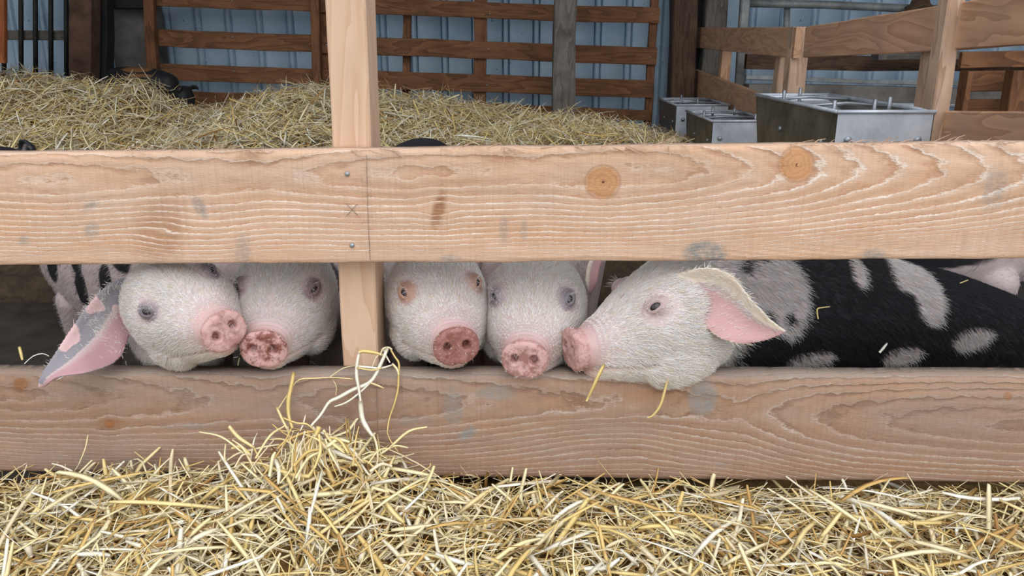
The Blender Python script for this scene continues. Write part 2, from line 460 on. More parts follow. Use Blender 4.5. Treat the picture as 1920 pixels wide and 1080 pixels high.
# ------------------------------------------------------------------ side fence along the right of the pen (plane x = 1.17)
XF = 1.17
def side_board(name, px0, yt0, yb0, px1, yt1, yb1, th, mat, parent, dx=0.0):
    X = XF + dx
    a, b, c, d = PX(px0, yt0, X), PX(px0, yb0, X), PX(px1, yt1, X), PX(px1, yb1, X)
    A = (a + b) / 2; B = (c + d) / 2
    H = (a[2] - b[2] + c[2] - d[2]) / 2
    A[0] += th / 2; B[0] += th / 2
    return beam(name, A, B, th, H, mat, parent, wob=.002, seg=8)
sf = empty('side_fence', (XF, 3.2, 0), 'pinkish timber side fence running back behind the steel feeders', 'fence')
side_board('board', 1297, 52, 88.5, 1490, 51, 111, .03, M['sidewood'], sf)
side_board('board', 1508, 51, 109, 1985, -28, 82, .03, M['sidewood'], sf)
side_board('board', 1298, 133, 175, 1478, 192, 280, .03, M['sidewood'], sf)
side_board('board', 1484, 193, 280, 1985, 228, 330, .03, M['sidewood'], sf)
def side_post(px0, px1, yt, Xo, wx, parent, mat, top=None):
    """upright whose near face spans px0..px1"""
    X = XF + Xo
    a = PX(px0, yt, X); Yn = a[1]
    Wd = P(px1, yt, Yn)[0] - P(px0, yt, Yn)[0]
    A = np.array([a[0] + Wd / 2, Yn + wx / 2, 0.0]); B = A.copy(); B[2] = a[2] if top is None else top
    o = link('post', box_me('post', B[2], Wd, wx, .004, .0015, 8), parent, mat)
    frame_obj(o, A, (0, 0, 1), (0, 1, 0), parent)
    return o
side_post(1488, 1521, 50, -.002, .07, sf, M['sidepost'])
side_post(1462, 1489, 108, .035, .07, sf, M['sidepost'])
side_post(1779, 1812, 0, -.035, .06, sf, M['sidepost'], 1.16)
side_post(1762, 1786, 20, .035, .075, sf, M['sidepost'], 1.10)
side_post(1355, 1373, 92, .03, .06, sf, M['sidewood'])
side_post(1300, 1312, 84, .03, .06, sf, M['sidewood'])

# neighbouring pen seen through the side fence
o = link('water_pipe', tube_me('water_pipe', [P(1405, 6, 5.2), P(1550, 9, 5.2), P(1700, 16, 5.2), P(1990, 22, 5.2)], .024, 12), None, M['dullpipe'])
tag(o, 'long grey pipe running along the blue wall at upper right', 'pipe')
o = link('bracket_pipe', tube_me('bracket_pipe', [P(1476, 10, 5.24), P(1474, 60, 5.24), P(1470, 160, 5.24)], .02, 12), None, M['dullpipe'])
tag(o, 'short upright pipe dropping from the long grey pipe', 'pipe')
def cross(name, label, cat, px0, yt0, yb0, px1, yt1, yb1, Y, th, mat):
    A = (P(px0, yt0, Y) + P(px0, yb0, Y)) / 2; B = (P(px1, yt1, Y) + P(px1, yb1, Y)) / 2
    H = np.linalg.norm(P(px0, yt0, Y) - P(px0, yb0, Y))
    o = beam(name, A, B, th, H, mat, None, wob=.003, seg=8)
    return tag(o, label, cat)
cross('dark_rail', 'dark weathered rail below the top side board, in front of the blue wall', 'rail', 1398, 102, 130, 1990, 106, 136, 4.9, .05, M['darkwood'])
cross('shelf_board', 'pale grey board lying just below the top side board at right', 'board', 1640, 97, 112, 1990, 95, 110, 4.7, .1, M['greywood'])
cross('steel_rail', 'thin grey steel rail above the pale grey beam', 'rail', 1398, 141, 149, 1990, 160, 168, 4.75, .03, M['dullpipe'])
cross('grey_beam', 'thick pale grey beam seen through the side fence', 'beam', 1398, 157, 186, 1990, 168, 197, 4.6, .12, M['concrete'])
cross('lower_steel_rail', 'thin steel rail under the pale grey beam', 'rail', 1398, 187, 194, 1990, 199, 206, 4.5, .03, M['galv'])
np_ = empty('pen_partition', P(1860, 220, 3.3), 'brown boarded partition of the neighbouring pen at the right edge', 'partition')
for yt, yb in ((98, 128), (134, 172), (187, 212)):
    A = (P(1800, yt, 3.3) + P(1800, yb, 3.3)) / 2; B = (P(2010, yt - 4, 3.3) + P(2010, yb - 4, 3.3)) / 2
    beam('board', A, B, .025, np.linalg.norm(P(1800, yt, 3.3) - P(1800, yb, 3.3)), M['gate'], np_)
for x0, x1, yt in ((1808, 1819, 133), (1893, 1925, 132)):
    Wd = P(x1, 150, 3.2)[0] - P(x0, 150, 3.2)[0]
    A = P((x0 + x1) / 2, yt, 3.2); B = A.copy(); A[2] = 0
    o = link('post', box_me('post', B[2], Wd, .06, .003, .001), np_, M['gate']); frame_obj(o, A, (0, 0, 1), (0, 1, 0), np_)
# small lump of dirt on the pipe
def lump(name, c, r, mat, seed=0):
    bm = bmesh.new(); bmesh.ops.create_icosphere(bm, subdivisions=3, radius=1)
    rg = random.Random(seed)
    ph = [rg.uniform(0, 6) for _ in range(6)]
    for v in bm.verts:
        k = 1 + .22 * math.sin(3 * v.co.x + ph[0]) + .18 * math.sin(4 * v.co.y + ph[1]) + .16 * math.sin(5 * v.co.z + ph[2])
        v.co = Vector((v.co.x * r[0] * k, v.co.y * r[1] * k, v.co.z * r[2] * k))
    me = bpy.data.meshes.new(name); bm.to_mesh(me); bm.free()
    for p in me.polygons: p.use_smooth = True
    o = link(name, me, None, mat); o.location = c
    return o
tag(lump('dirt_lump', P(1722, 14, 5.15), (.09, .05, .05), M['darkwood'], 3), 'dark lump of a nest stuck on the long grey pipe', 'nest')

# ------------------------------------------------------------------ stainless feeders
def feeder(label, x0, x1, y0, y1, ztop, depth, inset, rods, clean):
    """open hopper: near face at y0 upright, side toward pen upright, far end sloping in"""
    e = empty('steel_feeder', ((x0 + x1) / 2, (y0 + y1) / 2, ztop - depth), label, 'feeder', None)
    loc = np.array(e.location)
    th = .004
    def panel(name, quad, nrm, mat):
        q = [np.array(p, float) for p in quad]; n = np.array(nrm, float) * th
        bm = bmesh.new()
        a = [bm.verts.new(p - loc) for p in q]; b = [bm.verts.new(p + n - loc) for p in q]
        bm.faces.new(a[::-1]); bm.faces.new(b)
        for i in range(4): bm.faces.new((a[i], a[(i+1) % 4], b[(i+1) % 4], b[i]))
        bmesh.ops.recalc_face_normals(bm, faces=bm.faces)
        bmesh.ops.bevel(bm, geom=bm.edges[:], offset=.0012, segments=1, affect='EDGES')
        me = bpy.data.meshes.new(name); bm.to_mesh(me); bm.free()
        return link(name, me, e, mat)
    zb = ztop - depth
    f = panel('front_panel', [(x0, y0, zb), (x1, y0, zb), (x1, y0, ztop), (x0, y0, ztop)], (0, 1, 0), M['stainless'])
    panel('side_panel', [(x0, y0, zb), (x0, y1 - inset, zb), (x0, y1, ztop), (x0, y0, ztop)], (1, 0, 0), M['stainless_shaded'])
    panel('side_panel', [(x1, y0, zb), (x1, y1 - inset, zb), (x1, y1, ztop), (x1, y0, ztop)], (-1, 0, 0), M['stainless_shaded'])
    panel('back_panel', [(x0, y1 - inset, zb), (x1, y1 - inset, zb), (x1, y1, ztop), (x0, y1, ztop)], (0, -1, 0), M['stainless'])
    panel('trough_floor', [(x0, y0, zb), (x1, y0, zb), (x1, y1 - inset, zb), (x0, y1 - inset, zb)], (0, 0, 1), M['stainless'])
    zz = ztop - .05
    panel('slide_plate', [(x0 + .06, y0 + .02, zz - .1), (x1 - .02, y0 + .02, zz - .1), (x1 - .02, y1 - .05, zz + .03), (x0 + .06, y1 - .05, zz + .03)], (0, 0, 1), M['stainless'])
    loop = [(x0, y0), (x1, y0), (x1, y1), (x0, y1)]
    for i in range(4):
        a, b = loop[i], loop[(i+1) % 4]
        o = link('rim', tube_me('rim', [np.array([*a, ztop]) - loc, (np.array([*a, ztop]) + np.array([*b, ztop])) / 2 - loc, np.array([*b, ztop]) - loc], .006, 8), e, M['stainless'])
    for (u, v_) in rods:
        p = np.array([x0 + (x1 - x0) * u, y0 + (y1 - y0) * v_, ztop])
        link('upright_pin', tube_me('upright_pin', [p - loc + [0, 0, -.06], p - loc, p - loc + [0, 0, .028]], .006, 8), e, M['galv'])
    for u in (.35, .75):
        yy = y0 + (y1 - y0) * u
        link('cross_bar', tube_me('cross_bar', [np.array([x0, yy, ztop - .004]) - loc, np.array([(x0+x1)/2, yy + .01, ztop + .004]) - loc, np.array([x1, yy, ztop - .004]) - loc], .0055, 8), e, M['galv'])
    for u in (.14, .86):
        p = np.array([x0 + (x1 - x0) * u, y0, ztop - .075]) - loc
        link('bolt', tube_me('bolt', [p + [0, .002, 0], p + [0, -.003, 0], p + [0, -.008, 0]], [.011, .011, .006], 12), f, M['galv'])
    for u in (.12, .6):
        p = np.array([x0, y0 + (y1 - y0) * u, ztop - .09]) - loc
        link('bolt', tube_me('bolt', [p + [.002, 0, 0], p + [-.003, 0, 0], p + [-.007, 0, 0]], [.009, .009, .005], 12), e, M['galv'])
    for cx, cy in ((x0 + .02, y0 + .03), (x1 - .02, y0 + .03), (x0 + .02, y1 - inset - .03), (x1 - .02, y1 - inset - .03)):
        o = link('leg', box_me('leg', zb, .03, .03, .002), e, M['galv']); frame_obj(o, (cx, cy, 0), (0, 0, 1), (0, 1, 0), e)
    return e
cC = P(1570, 207, 2.2); cC2 = P(1725, 212, 2.2)
feeder('large stainless feeder nearest the front fence, beside the side fence', cC[0], XF - .03, 2.2, 2.95, cC[2] - .004, .42, .16, [(.02, .05), (.5, .1), (.85, .25), (.1, .7), (.5, .9)], 1)
cB = P(1336, 227, 3.55)
feeder('middle stainless feeder between the nearest and the farthest of the three', cB[0], XF - .03, 3.55, 4.1, cB[2], .34, .1, [(.75, .08), (.05, .4), (.4, .8), (.8, .8)], 1)
cA = P(1268, 197, 4.3)
feeder('farthest stainless feeder, by the straw in the corner', cA[0], XF - .03, 4.3, 4.82, cA[2], .36, .1, [(.2, .3), (.55, .35), (.4, .8)], 1)

# ------------------------------------------------------------------ front fence: two sawn boards on a post
def smooth(a, b, x):
    t_ = np.clip((x - a) / (b - a), 0, 1); return t_ * t_ * (3 - 2 * t_)
def pnoise(x, y, seed, octv=3):
    """cheap smooth 2D noise from summed sines"""
    r = np.random.default_rng(seed); out = 0
    for o in range(octv):
        for k in range(4):
            a = r.uniform(0, 6.28); f_ = 2 ** o * r.uniform(.7, 1.3)
            out = out + np.sin(f_ * (x * math.cos(a) + y * math.sin(a)) * 6.28 + r.uniform(0, 6.28)) / 2 ** o
    return out / 5.0
def fence_board(label, TL, TR, BL, BR, thick, mat, phase_fn, parent):
    nu, nv = 866, 66
    u = np.linspace(0, 1, nu)[None, :]; v = np.linspace(0, 1, nv)[:, None]
    TL, TR, BL, BR = map(np.array, (TL, TR, BL, BR))
    B3 = lambda a: a[None, None, :]
    top = B3(TL) * (1 - u)[..., None] + B3(TR) * u[..., None]
    bot = B3(BL) * (1 - u)[..., None] + B3(BR) * u[..., None]
    pos = top * (1 - v)[..., None] + bot * v[..., None]
    nrm = np.cross(TR - TL, TL - BL); nrm /= np.linalg.norm(nrm)
    if nrm[1] > 0: nrm = -nrm
    dn = (BL - TL) / np.linalg.norm(BL - TL)
    # board pixel frame for the figure of the wood
    mid_ = pos[nv // 2]; Xc = CX + F * mid_[:, 0] / ((mid_ - C0) @ CF)   # column positions as surveyed on the photograph
    X = np.broadcast_to(Xc[None, :], (nv, nu)); Yv = np.broadcast_to(v * 212, (nv, nu))
    ph, kn, st, mk = phase_fn(X, Yv)
    rel = .0007 * np.sin(ph * 6.283) + .0009 * pnoise(X / 500, Yv / 70, 5) - .002 * (np.clip(1 - kn, 0, 1) > 0) * 0
    edge = np.minimum(smooth(0, .03, np.broadcast_to(v, (nv, nu))), smooth(0, .03, 1 - np.broadcast_to(v, (nv, nu))))
    pos = pos + nrm * (rel - (1 - edge) * .0025)[..., None]
    wav = .0016 * pnoise(X / 260, X * 0, 9, 4)
    pos = pos + dn * (wav * (1 - 2 * v))[..., None]
    V = pos.reshape(-1, 3)
    idx = np.arange(nu * nv).reshape(nv, nu)
    Q = np.stack([idx[:-1, :-1], idx[1:, :-1], idx[1:, 1:], idx[:-1, 1:]], -1).reshape(-1, 4)
    per = np.concatenate([idx[0, :-1], idx[:-1, -1], idx[-1, :0:-1], idx[:0:-1, 0]])
    m = len(per)
    mid = V[per] - nrm * thick * .5; back = V[per] - nrm * thick
    cen = back.mean(0)
    Vall = np.concatenate([V, mid, back, cen[None]])
    n0 = len(V); i = np.arange(m); j = (i + 1) % m
    S1 = np.stack([per[i], per[j], n0 + j, n0 + i], -1)
    S2 = np.stack([n0 + i, n0 + j, n0 + m + j, n0 + m + i], -1)
    S3 = np.stack([n0 + m + i, n0 + m + j, np.full(m, n0 + 2 * m)], -1)
    me = mesh_np('board', Vall, [Q, S1, S2, S3], False)
    ex = lambda a, fill: np.concatenate([a.ravel(), a.ravel()[per] + fill, a.ravel()[per] + 2 * fill, [a.mean()]])
    attr_f(me, 'phase', ex(ph, .9)); attr_f(me, 'knot', ex(np.maximum(kn, 0), .0)); attr_f(me, 'stain', ex(st, .12)); attr_f(me, 'mark', ex(mk, 0))
    o = link('board', me, parent, mat)
    if label: o['label'] = label
    return o
def blob(X, Y, cx, cy, rx, ry, rot=0.0, soft=.45):
    c, s = math.cos(rot), math.sin(rot); a = ((X - cx) * c + (Y - cy) * s) / rx; b = (-(X - cx) * s + (Y - cy) * c) / ry
    d = np.sqrt(a * a + b * b); return 1 - smooth(1 - soft, 1 + soft, d)
def knots_field(X, Y, knots):
    kn = np.full(X.shape, 3.0); Ye = Y.copy()
    for kx, ky, r, push in knots:
        d = np.sqrt((X - kx) ** 2 + ((Y - ky) * 1.05) ** 2) / r
        kn = np.minimum(kn, d)
        s = np.tanh((Y - ky) / (r * .7))
        Ye = Ye - push * s * np.exp(-((X - kx) / (r * 2.4)) ** 2) * np.exp(-np.abs(Y - ky) / (r * 2.0))
    return np.clip(kn, 0, 3), Ye
def ring_num(r, table):
    rr = np.linspace(0, 700, 1401); sp = np.interp(rr, [a for a, b in table], [b for a, b in table])
    cum = np.concatenate([[0], np.cumsum((rr[1:] - rr[:-1]) / sp[:-1])])
    return np.interp(r, rr, cum)
def upper_fig(X, Y):
    kn, Ye = knots_field(X, Y, [(1130, 62, 33, 16), (1493, 34, 33, 16)])
    kn2, Ye = knots_field(X, Ye, [(822, 110, 13, 13), (300, 150, 20, 11)])
    Ye = Ye + 7 * pnoise(X / 900, Y / 400, 3, 2) - 13 * np.exp(-((X - 390) / 110) ** 2) * smooth(40, 160, Y) + 8 * np.exp(-((X - 250) / 90) ** 2) * smooth(60, 170, Y)
    y0 = 42 + 6 * np.sin(X / 260.0)
    h = 10 + 6 * np.sin(X / 190.) + np.interp(X, [-150, 100, 500, 760, 1000, 1250, 1500, 1900, 2100], [26, 4, 30, 8, 20, 8, 52, 116, 140])
    r = np.sqrt((Ye - y0) ** 2 + h ** 2)
    ph = ring_num(r, [(0, 19), (45, 15), (65, 11), (125, 10), (148, 7), (165, 4.8), (700, 4.8)])
    ph = ph + .10 * pnoise(X / 60, Y / 30, 8, 3) * (1 - smooth(40, 100, Y)) * 2
    st = np.maximum.reduce([blob(X, Y, 1322, 198, 40, 24, 0, .2) * .95, blob(X, Y, 1638, 205, 22, 12) * .8, blob(X, Y, 375, 102, 10, 22, -.5) * .7, blob(X, Y, 455, 195, 14, 40) * .5,
                            blob(X, Y, 170, 98, 16, 7, -.4) * .6, blob(X, Y, 172, 145, 14, 14) * .6, blob(X, Y, 45, 165, 12, 10) * .5, blob(X, Y, 945, 150, 8, 26) * .5, blob(X, Y, 983, 150, 6, 22) * .45, blob(X, Y, 1865, 80, 22, 40, .3) * .5, blob(X, Y, 845, 205, 20, 8) * .6])
    mk = np.maximum.reduce([blob(X, Y, 822, 112, 11, 34, .25) * 1.0, blob(X, Y, 300, 145, 44, 60, .2, .6) * .55, blob(X, Y, 322, 150, 16, 48, .15, .5) * .6, blob(X, Y, 290, 50, 26, 7) * .5, blob(X, Y, 465, 14, 26, 14) * .5, blob(X, Y, 940, 18, 40, 12) * .4])
    return kn, ph, st, mk
def lower_fig(X, Y):
    kn, Ye = knots_field(X, Y, [(205, 104, 10, 15), (40, 20, 13, 8), (1890, 36, 8, 4)])
    _, Ye = knots_field(X, Ye, [(640, 80, 30, 12)])
    Ye = Ye + 7 * pnoise(X / 900, Y / 400, 13, 2) + 22 * np.exp(-((X - 1130) / 190) ** 2) * smooth(60, 110, Y) * (1 - smooth(130, 200, Y))
    y0 = np.interp(X, [-150, 0, 500, 1200, 1600, 2100], [30, 36, 62, 50, 88, 96])
    h = 8 + 8 * np.sin(X / 150.) + np.interp(X, [-150, 60, 500, 700, 900, 1150, 1400, 1900, 2100], [10, 4, 62, 44, 56, 60, 76, 8, 4])
    r = np.sqrt((Ye - y0) ** 2 + h ** 2)
    ph = ring_num(r, [(0, 22), (60, 18), (80, 12), (120, 8.5), (160, 7), (700, 6)])
    ph = ph + .12 * pnoise(X / 60, Y / 30, 18, 3) * (1 - smooth(60, 120, Y)) * 2
    st = np.maximum.reduce([blob(X, Y, 1318, 42, 26, 36, .15, .3) * .95, blob(X, Y, 876, 118, 20, 10, -.7) * .9, blob(X, Y, 850, 65, 18, 40) * .6, blob(X, Y, 930, 34, 34, 14) * .7, blob(X, Y, 350, 108, 44, 8) * .5, blob(X, Y, 250, 186, 24, 6) * .5, blob(X, Y, 1352, 180, 14, 8) * .4, blob(X, Y, 780, 95, 40, 12) * .4,
                            blob(X, Y, 960, -4, 1200, 9, 0, .5) * .5])
    mk = np.maximum.reduce([blob(X, Y, 40, 22, 18, 16) * .8, blob(X, Y, 205, 104, 28, 14) * .6, blob(X, Y, 642, 76, 24, 12) * .5])
    return kn, ph, st, mk
fence = empty('front_fence', (0, FENCE_Y, 0), 'pale sawn timber fence across the front, pigs looking out between its boards', 'fence')
fl = Matrix.Translation(-Vector(fence.location))
UF = lambda X, Y: (lambda a: (a[1], a[0], a[2], a[3]))(upper_fig(X, Y))
LF = lambda X, Y: (lambda a: (a[1], a[0], a[2], a[3]))(lower_fig(X, Y))
def yline(y0, y1, x): return y0 + (y1 - y0) * x / 1920
ub = fence_board('pale pinkish upper board with round knots', PF(-600, yline(289, 269, -600)), PF(2500, yline(289, 269, 2500)), PF(-600, yline(497, 485, -600)), PF(2500, yline(497, 485, 2500)), .045, M['upper'], UF, fence)
lb = fence_board('darker weathered lower board', PF(-600, yline(702, 708, -600)), PF(2500, yline(702, 708, 2500)), PF(-600, yline(884, 906, -600)), PF(2500, yline(884, 906, 2500)), .042, M['lower'], LF, fence)
for b in (ub, lb): b.matrix_local = fl
# main post behind the boards
pA = PF(676, 690, .048); pB = PF(648, 0, .048)
d = (pB - pA) / np.linalg.norm(pB - pA)
pA = pA - d * (pA[2] / d[2]); pB = pB + d * .35
wd = np.linalg.norm(PF(709, 600, .048) - PF(642, 600, .048))
pA = pA + np.array([0, .05, 0]); pB = pB + np.array([0, .05, 0])
beam('post', pA, pB, wd, .10, M['post'], fence, up=(0, 1, 0), bev=.003, wob=.0008, seg=20)
for q0, q1 in ((-470, -400), (2330, 2400)):   # the next posts along, just outside the picture
    a = (PF(q0, 600, .048) + PF(q1, 600, .048)) / 2 + np.array([0, .05, 0]); a[2] = 0; b = a.copy(); b[2] = 1.6
    beam('post', a, b, wd, .10, M['post'], fence, up=(0, 1, 0), bev=.003, wob=.0008, seg=20)
def screw(px, py, off, parent):
    p = PF(px, py, off)
    o = link('screw', tube_me('screw', [(0, .003, 0), (0, -.0015, 0), (0, -.0025, 0)], [.0042, .0042, .0025], 12), parent, M['screw'])
    o.matrix_local = Matrix.Translation(-Vector(fence.location)) @ Matrix.Translation(Vector(p)) if parent is fence else parent_world(parent).inverted() @ Matrix.Translation(Vector(p))
for px, py in ((651, 326), (660, 460)): screw(px, py, -.0005, ub)
for px, py in ((668, 742), (690, 850)): screw(px, py, -.0005, lb)
# carpenter's pencil marks on the boards
for pl, par in (([(687, 290), (690, 404), (694, 488)], ub), ([(650, 383), (660, 393), (671, 404)], ub), ([(670, 382), (660, 393), (650, 405)], ub), ([(706, 716), (708, 800), (709, 884)], lb)):
    pts = [PF(x, y, -.0024) for x, y in pl]
    o = link('pencil_mark', tube_me('pencil_mark', pts, .00045, 6), par, M['pencil'])
    o.matrix_local = parent_world(par).inverted()
# torn splinters along the top edge of the upper board
def strip_mesh(name, polys, mat, parent=None, wpx=None, label=None):
    """polys: list of (points (k,3), width, thickness); flat bent blades joined in one mesh"""
    V = []; Q = []
    for pts, wd, th in polys:
        pts = np.array(pts, float); k = len(pts)
        T = np.gradient(pts, axis=0); T /= np.linalg.norm(T, axis=1)[:, None] + 1e-9
        view = np.array([0, -.9, .45]); view = view + rng.normal(0, .25, 3)
        S = np.cross(T, view); S /= np.linalg.norm(S, axis=1)[:, None] + 1e-9
        N = np.cross(S, T)
        b = len(V); ws = np.full(k, wd) * np.interp(np.arange(k), [0, k * .5, k - 1], [.85, 1, .6])
        for i in range(k):
            V += [pts[i] - S[i] * ws[i] / 2, pts[i] + N[i] * th / 2, pts[i] + S[i] * ws[i] / 2, pts[i] - N[i] * th / 2]
        for i in range(k - 1):
            for j in range(4):
                Q.append((b + 4*i + j, b + 4*i + (j+1) % 4, b + 4*(i+1) + (j+1) % 4, b + 4*(i+1) + j))
        Q.append((b, b+1, b+2, b+3)); e_ = b + 4*(k-1); Q.append((e_+3, e_+2, e_+1, e_))
    me = mesh_np(name, V, [np.array(Q)])
    attr_f(me, 'knot', np.full(len(V), 3.0)); attr_f(me, 'phase', np.full(len(V), .4))
    attr_f(me, 'tone', np.repeat(rng.random(len(polys)), [4 * len(p[0]) for p in polys]))
    return link(name, me, parent, mat)
sp = []
for cx, n_, spread in ((1100, 8, 60), (1180, 8, 50), (1240, 6, 40), (1510, 8, 40), (1590, 10, 40), (1650, 8, 40), (1720, 8, 40), (1790, 8, 40), (1860, 8, 40), (700, 6, 40), (900, 10, 60), (960, 8, 60), (440, 10, 60), (300, 8, 120)):
    for _ in range(n_):
        x = cx + random.gauss(0, spread * .6); yt = yline(286, 267, x) + random.uniform(-2, 3)
        L = random.uniform(10, 46); a = random.uniform(-.5, .6) + (1.0 if random.random() < .12 else 0)
        p0 = PF(x, yt, -.001); p1 = PF(x + L * .5 * math.cos(a), yt + L * .5 * math.sin(a) - random.uniform(0, 5), -.004); p2 = PF(x + L * math.cos(a), yt + L * math.sin(a) - random.uniform(-3, 6), -.006)
        sp.append(([p0, p1, p2], random.uniform(.0008, .002), .0007))
s = strip_mesh('splinters', sp, M['upper'], ub)
s.matrix_local = parent_world(ub).inverted(); s['kind'] = 'stuff'; s['label'] = 'torn splinters along the top edge'

# ------------------------------------------------------------------ straw
def straws(c, d, up, L, wd, th, bend, kink, nseg=5):
    """vectorised flat stalks: centre c, direction d, length L; bend lifts the middle, kink folds it sideways"""
    n = len(c)
    d = d / np.linalg.norm(d, axis=1)[:, None]
    S = np.cross(d, up); S /= np.linalg.norm(S, axis=1)[:, None] + 1e-9
    N = np.cross(S, d)
    rl = rng.normal(0, .45, n)
    S2 = S * np.cos(rl)[:, None] + N * np.sin(rl)[:, None]; N2 = -S * np.sin(rl)[:, None] + N * np.cos(rl)[:, None]
    s = np.linspace(-.5, .5, nseg)
    V = np.zeros((n, nseg, 4, 3)); kp = rng.uniform(-.25, .25, n)
    for i, t_ in enumerate(s):
        p = c + d * (L * t_)[:, None] + N * (bend * L * (.25 - t_ * t_))[:, None] + S * (kink * L * np.abs(t_ - kp))[:, None]
        ww = wd * (1 - .35 * abs(t_) * 2 * (abs(t_) > .4))
        V[:, i, 0] = p - S2 * (ww / 2)[:, None]; V[:, i, 2] = p + S2 * (ww / 2)[:, None]
        V[:, i, 1] = p + N2 * (th / 2)[:, None]; V[:, i, 3] = p - N2 * (th / 2)[:, None]
    base = (np.arange(n) * nseg * 4)[:, None]
    Q = []
    for i in range(nseg - 1):
        for j in range(4):
            Q.append(base + np.array([[4*i+j, 4*i+(j+1) % 4, 4*(i+1)+(j+1) % 4, 4*(i+1)+j]]))
    Q.append(base + np.array([[0, 1, 2, 3]])); e_ = 4 * (nseg - 1); Q.append(base + np.array([[e_+3, e_+2, e_+1, e_]]))
    return V.reshape(-1, 3), np.concatenate(Q), nseg * 4
def heap_surface(name, fx, x0, x1, y0, y1, nx, ny, mat, parent):
    X, Y = np.meshgrid(np.linspace(x0, x1, nx), np.linspace(y0, y1, ny))
    Z = fx(X, Y)
    V = np.stack([X, Y, Z], -1).reshape(-1, 3)
    idx = np.arange(nx * ny).reshape(ny, nx)
    Q = np.stack([idx[:-1, :-1], idx[:-1, 1:], idx[1:, 1:], idx[1:, :-1]], -1).reshape(-1, 4)
    per = np.concatenate([idx[0, :-1], idx[:-1, -1], idx[-1, :0:-1], idx[:0:-1, 0]])
    W = V[per].copy(); W[:, 2] = 0.0; m = len(per); n0 = len(V); i = np.arange(m); j = (i + 1) % m
    me = mesh_np(name, np.concatenate([V, W]), [Q, np.stack([per[j], per[i], n0 + i, n0 + j], -1)], True)
    o = link(name, me, parent, mat); o['kind'] = 'stuff'
    return o
def scatter(name, fx, n, xr, yr, Lr, wr, lift, parent, tilt=.35, yb=1.0, kinks=.25):
    x = rng.uniform(*xr, n); y = yr[0] + (yr[1] - yr[0]) * rng.random(n) ** yb
    z = fx(x, y); e_ = .01
    nx = -(fx(x + e_, y) - z) / e_; ny = -(fx(x, y + e_) - z) / e_
    up = np.stack([nx, ny, np.ones(n)], -1); up /= np.linalg.norm(up, axis=1)[:, None]
    a = rng.uniform(0, 6.283, n)
    d = np.stack([np.cos(a), np.sin(a), np.zeros(n)], -1)
    d -= up * (d * up).sum(1)[:, None]
    d += up * rng.normal(0, tilt, n)[:, None]
    L = rng.uniform(*Lr, n) * np.where(rng.random(n) < .3, .5, 1)
    c = np.stack([x, y, z], -1) + up * (rng.random(n) ** 1.5 * lift)[:, None]
    V, Q, k = straws(c, d, up, L, rng.uniform(*wr, n) * np.where(rng.random(n) < .3, .4, 1), rng.uniform(.0008, .0016, n), rng.normal(0, .22, n), np.where(rng.random(n) < kinks, rng.normal(0, .5, n), rng.normal(0, .06, n)))
    me = mesh_np(name, V, [Q])
    attr_f(me, 'tone', np.repeat(np.clip(rng.beta(2.2, 2.0, n) + rng.normal(0, .05, n) - .05, 0, 1), k))
    o = link(name, me, parent, M['straw']); o['kind'] = 'stuff'
    return o

# heap before the fence
ZB = PF(960, 893)[2]
def h_front(x, y):
    yf = FENCE_Y + FENCE_K * x
    z = ZB - .022 + .010 * pnoise(x * 1.6, y * 1.6, 21, 3) - .015 * smooth(.15, .5, yf - y) - .10 * smooth(.45, .75, yf - y)
    z = z - .03 * smooth(.05, .0, yf - y)
    z = z + .075 * np.exp(-((x + .30) / .10) ** 2 - ((y - yf + .055) / .05) ** 2) + .035 * np.exp(-((x + .38) / .2) ** 2 - ((y - yf + .1) / .1) ** 2)
    z = z + .018 * np.exp(-((x + .66) / .12) ** 2 - ((y - yf + .07) / .07) ** 2)
    return np.maximum(z, .02)
sh = empty('straw_heap', (0, 1.0, 0), 'deep heap of loose golden straw lying before the fence', 'straw heap')
def under(o, par): o.matrix_local = Matrix.Translation(-Vector(par.location)); return o
under(heap_surface('matted_straw', lambda x, y: h_front(x, y) - .012, -1.75, 1.75, .42, 1.40, 190, 60, M['strawbed'], sh), sh)
under(scatter('loose_straw', h_front, 12500, (-1.65, 1.65), (.62, 1.29), (.04, .17), (.003, .0095), .035, sh, .28), sh)
under(scatter('fine_straw', lambda x, y: h_front(x, y) + .004, 6200, (-1.6, 1.6), (.7, 1.28), (.02, .09), (.0008, .002), .035, sh, .5, kinks=.5), sh)
# the biggest stalks on top, each its own piece
tmpl = []
for k in range(14):
    kk = rng.normal(0, .5) if k % 3 == 0 else rng.normal(0, .05)
    V, Q, _ = straws(np.zeros((1, 3)), np.array([[1.0, 0, 0]]), np.array([[0, 0, 1.0]]), np.array([rng.uniform(.09, .2)]), np.array([rng.uniform(.005, .011)]), np.array([.0016]), np.array([rng.normal(0, .2)]), np.array([kk]), 6)
    me = mesh_np('straw', V, [Q]); me.materials.append(M['stalk']); tmpl.append(me)
for k in range(270):
    x = random.uniform(-.82, .82); y = FENCE_Y + FENCE_K * x - random.uniform(.035, .40)
    z = float(h_front(np.array(x), np.array(y))) + random.uniform(.012, .04)
    o = bpy.data.objects.new('straw', random.choice(tmpl)); COL.objects.link(o); o.parent = sh
    q = Matrix.Rotation(random.uniform(0, 6.28), 4, 'Z') @ Matrix.Rotation(random.gauss(0, .22), 4, 'Y') @ Matrix.Rotation(random.gauss(0, .6), 4, 'X')
    o.matrix_local = Matrix.Translation(Vector((x, y, z)) - Vector(sh.location)) @ q

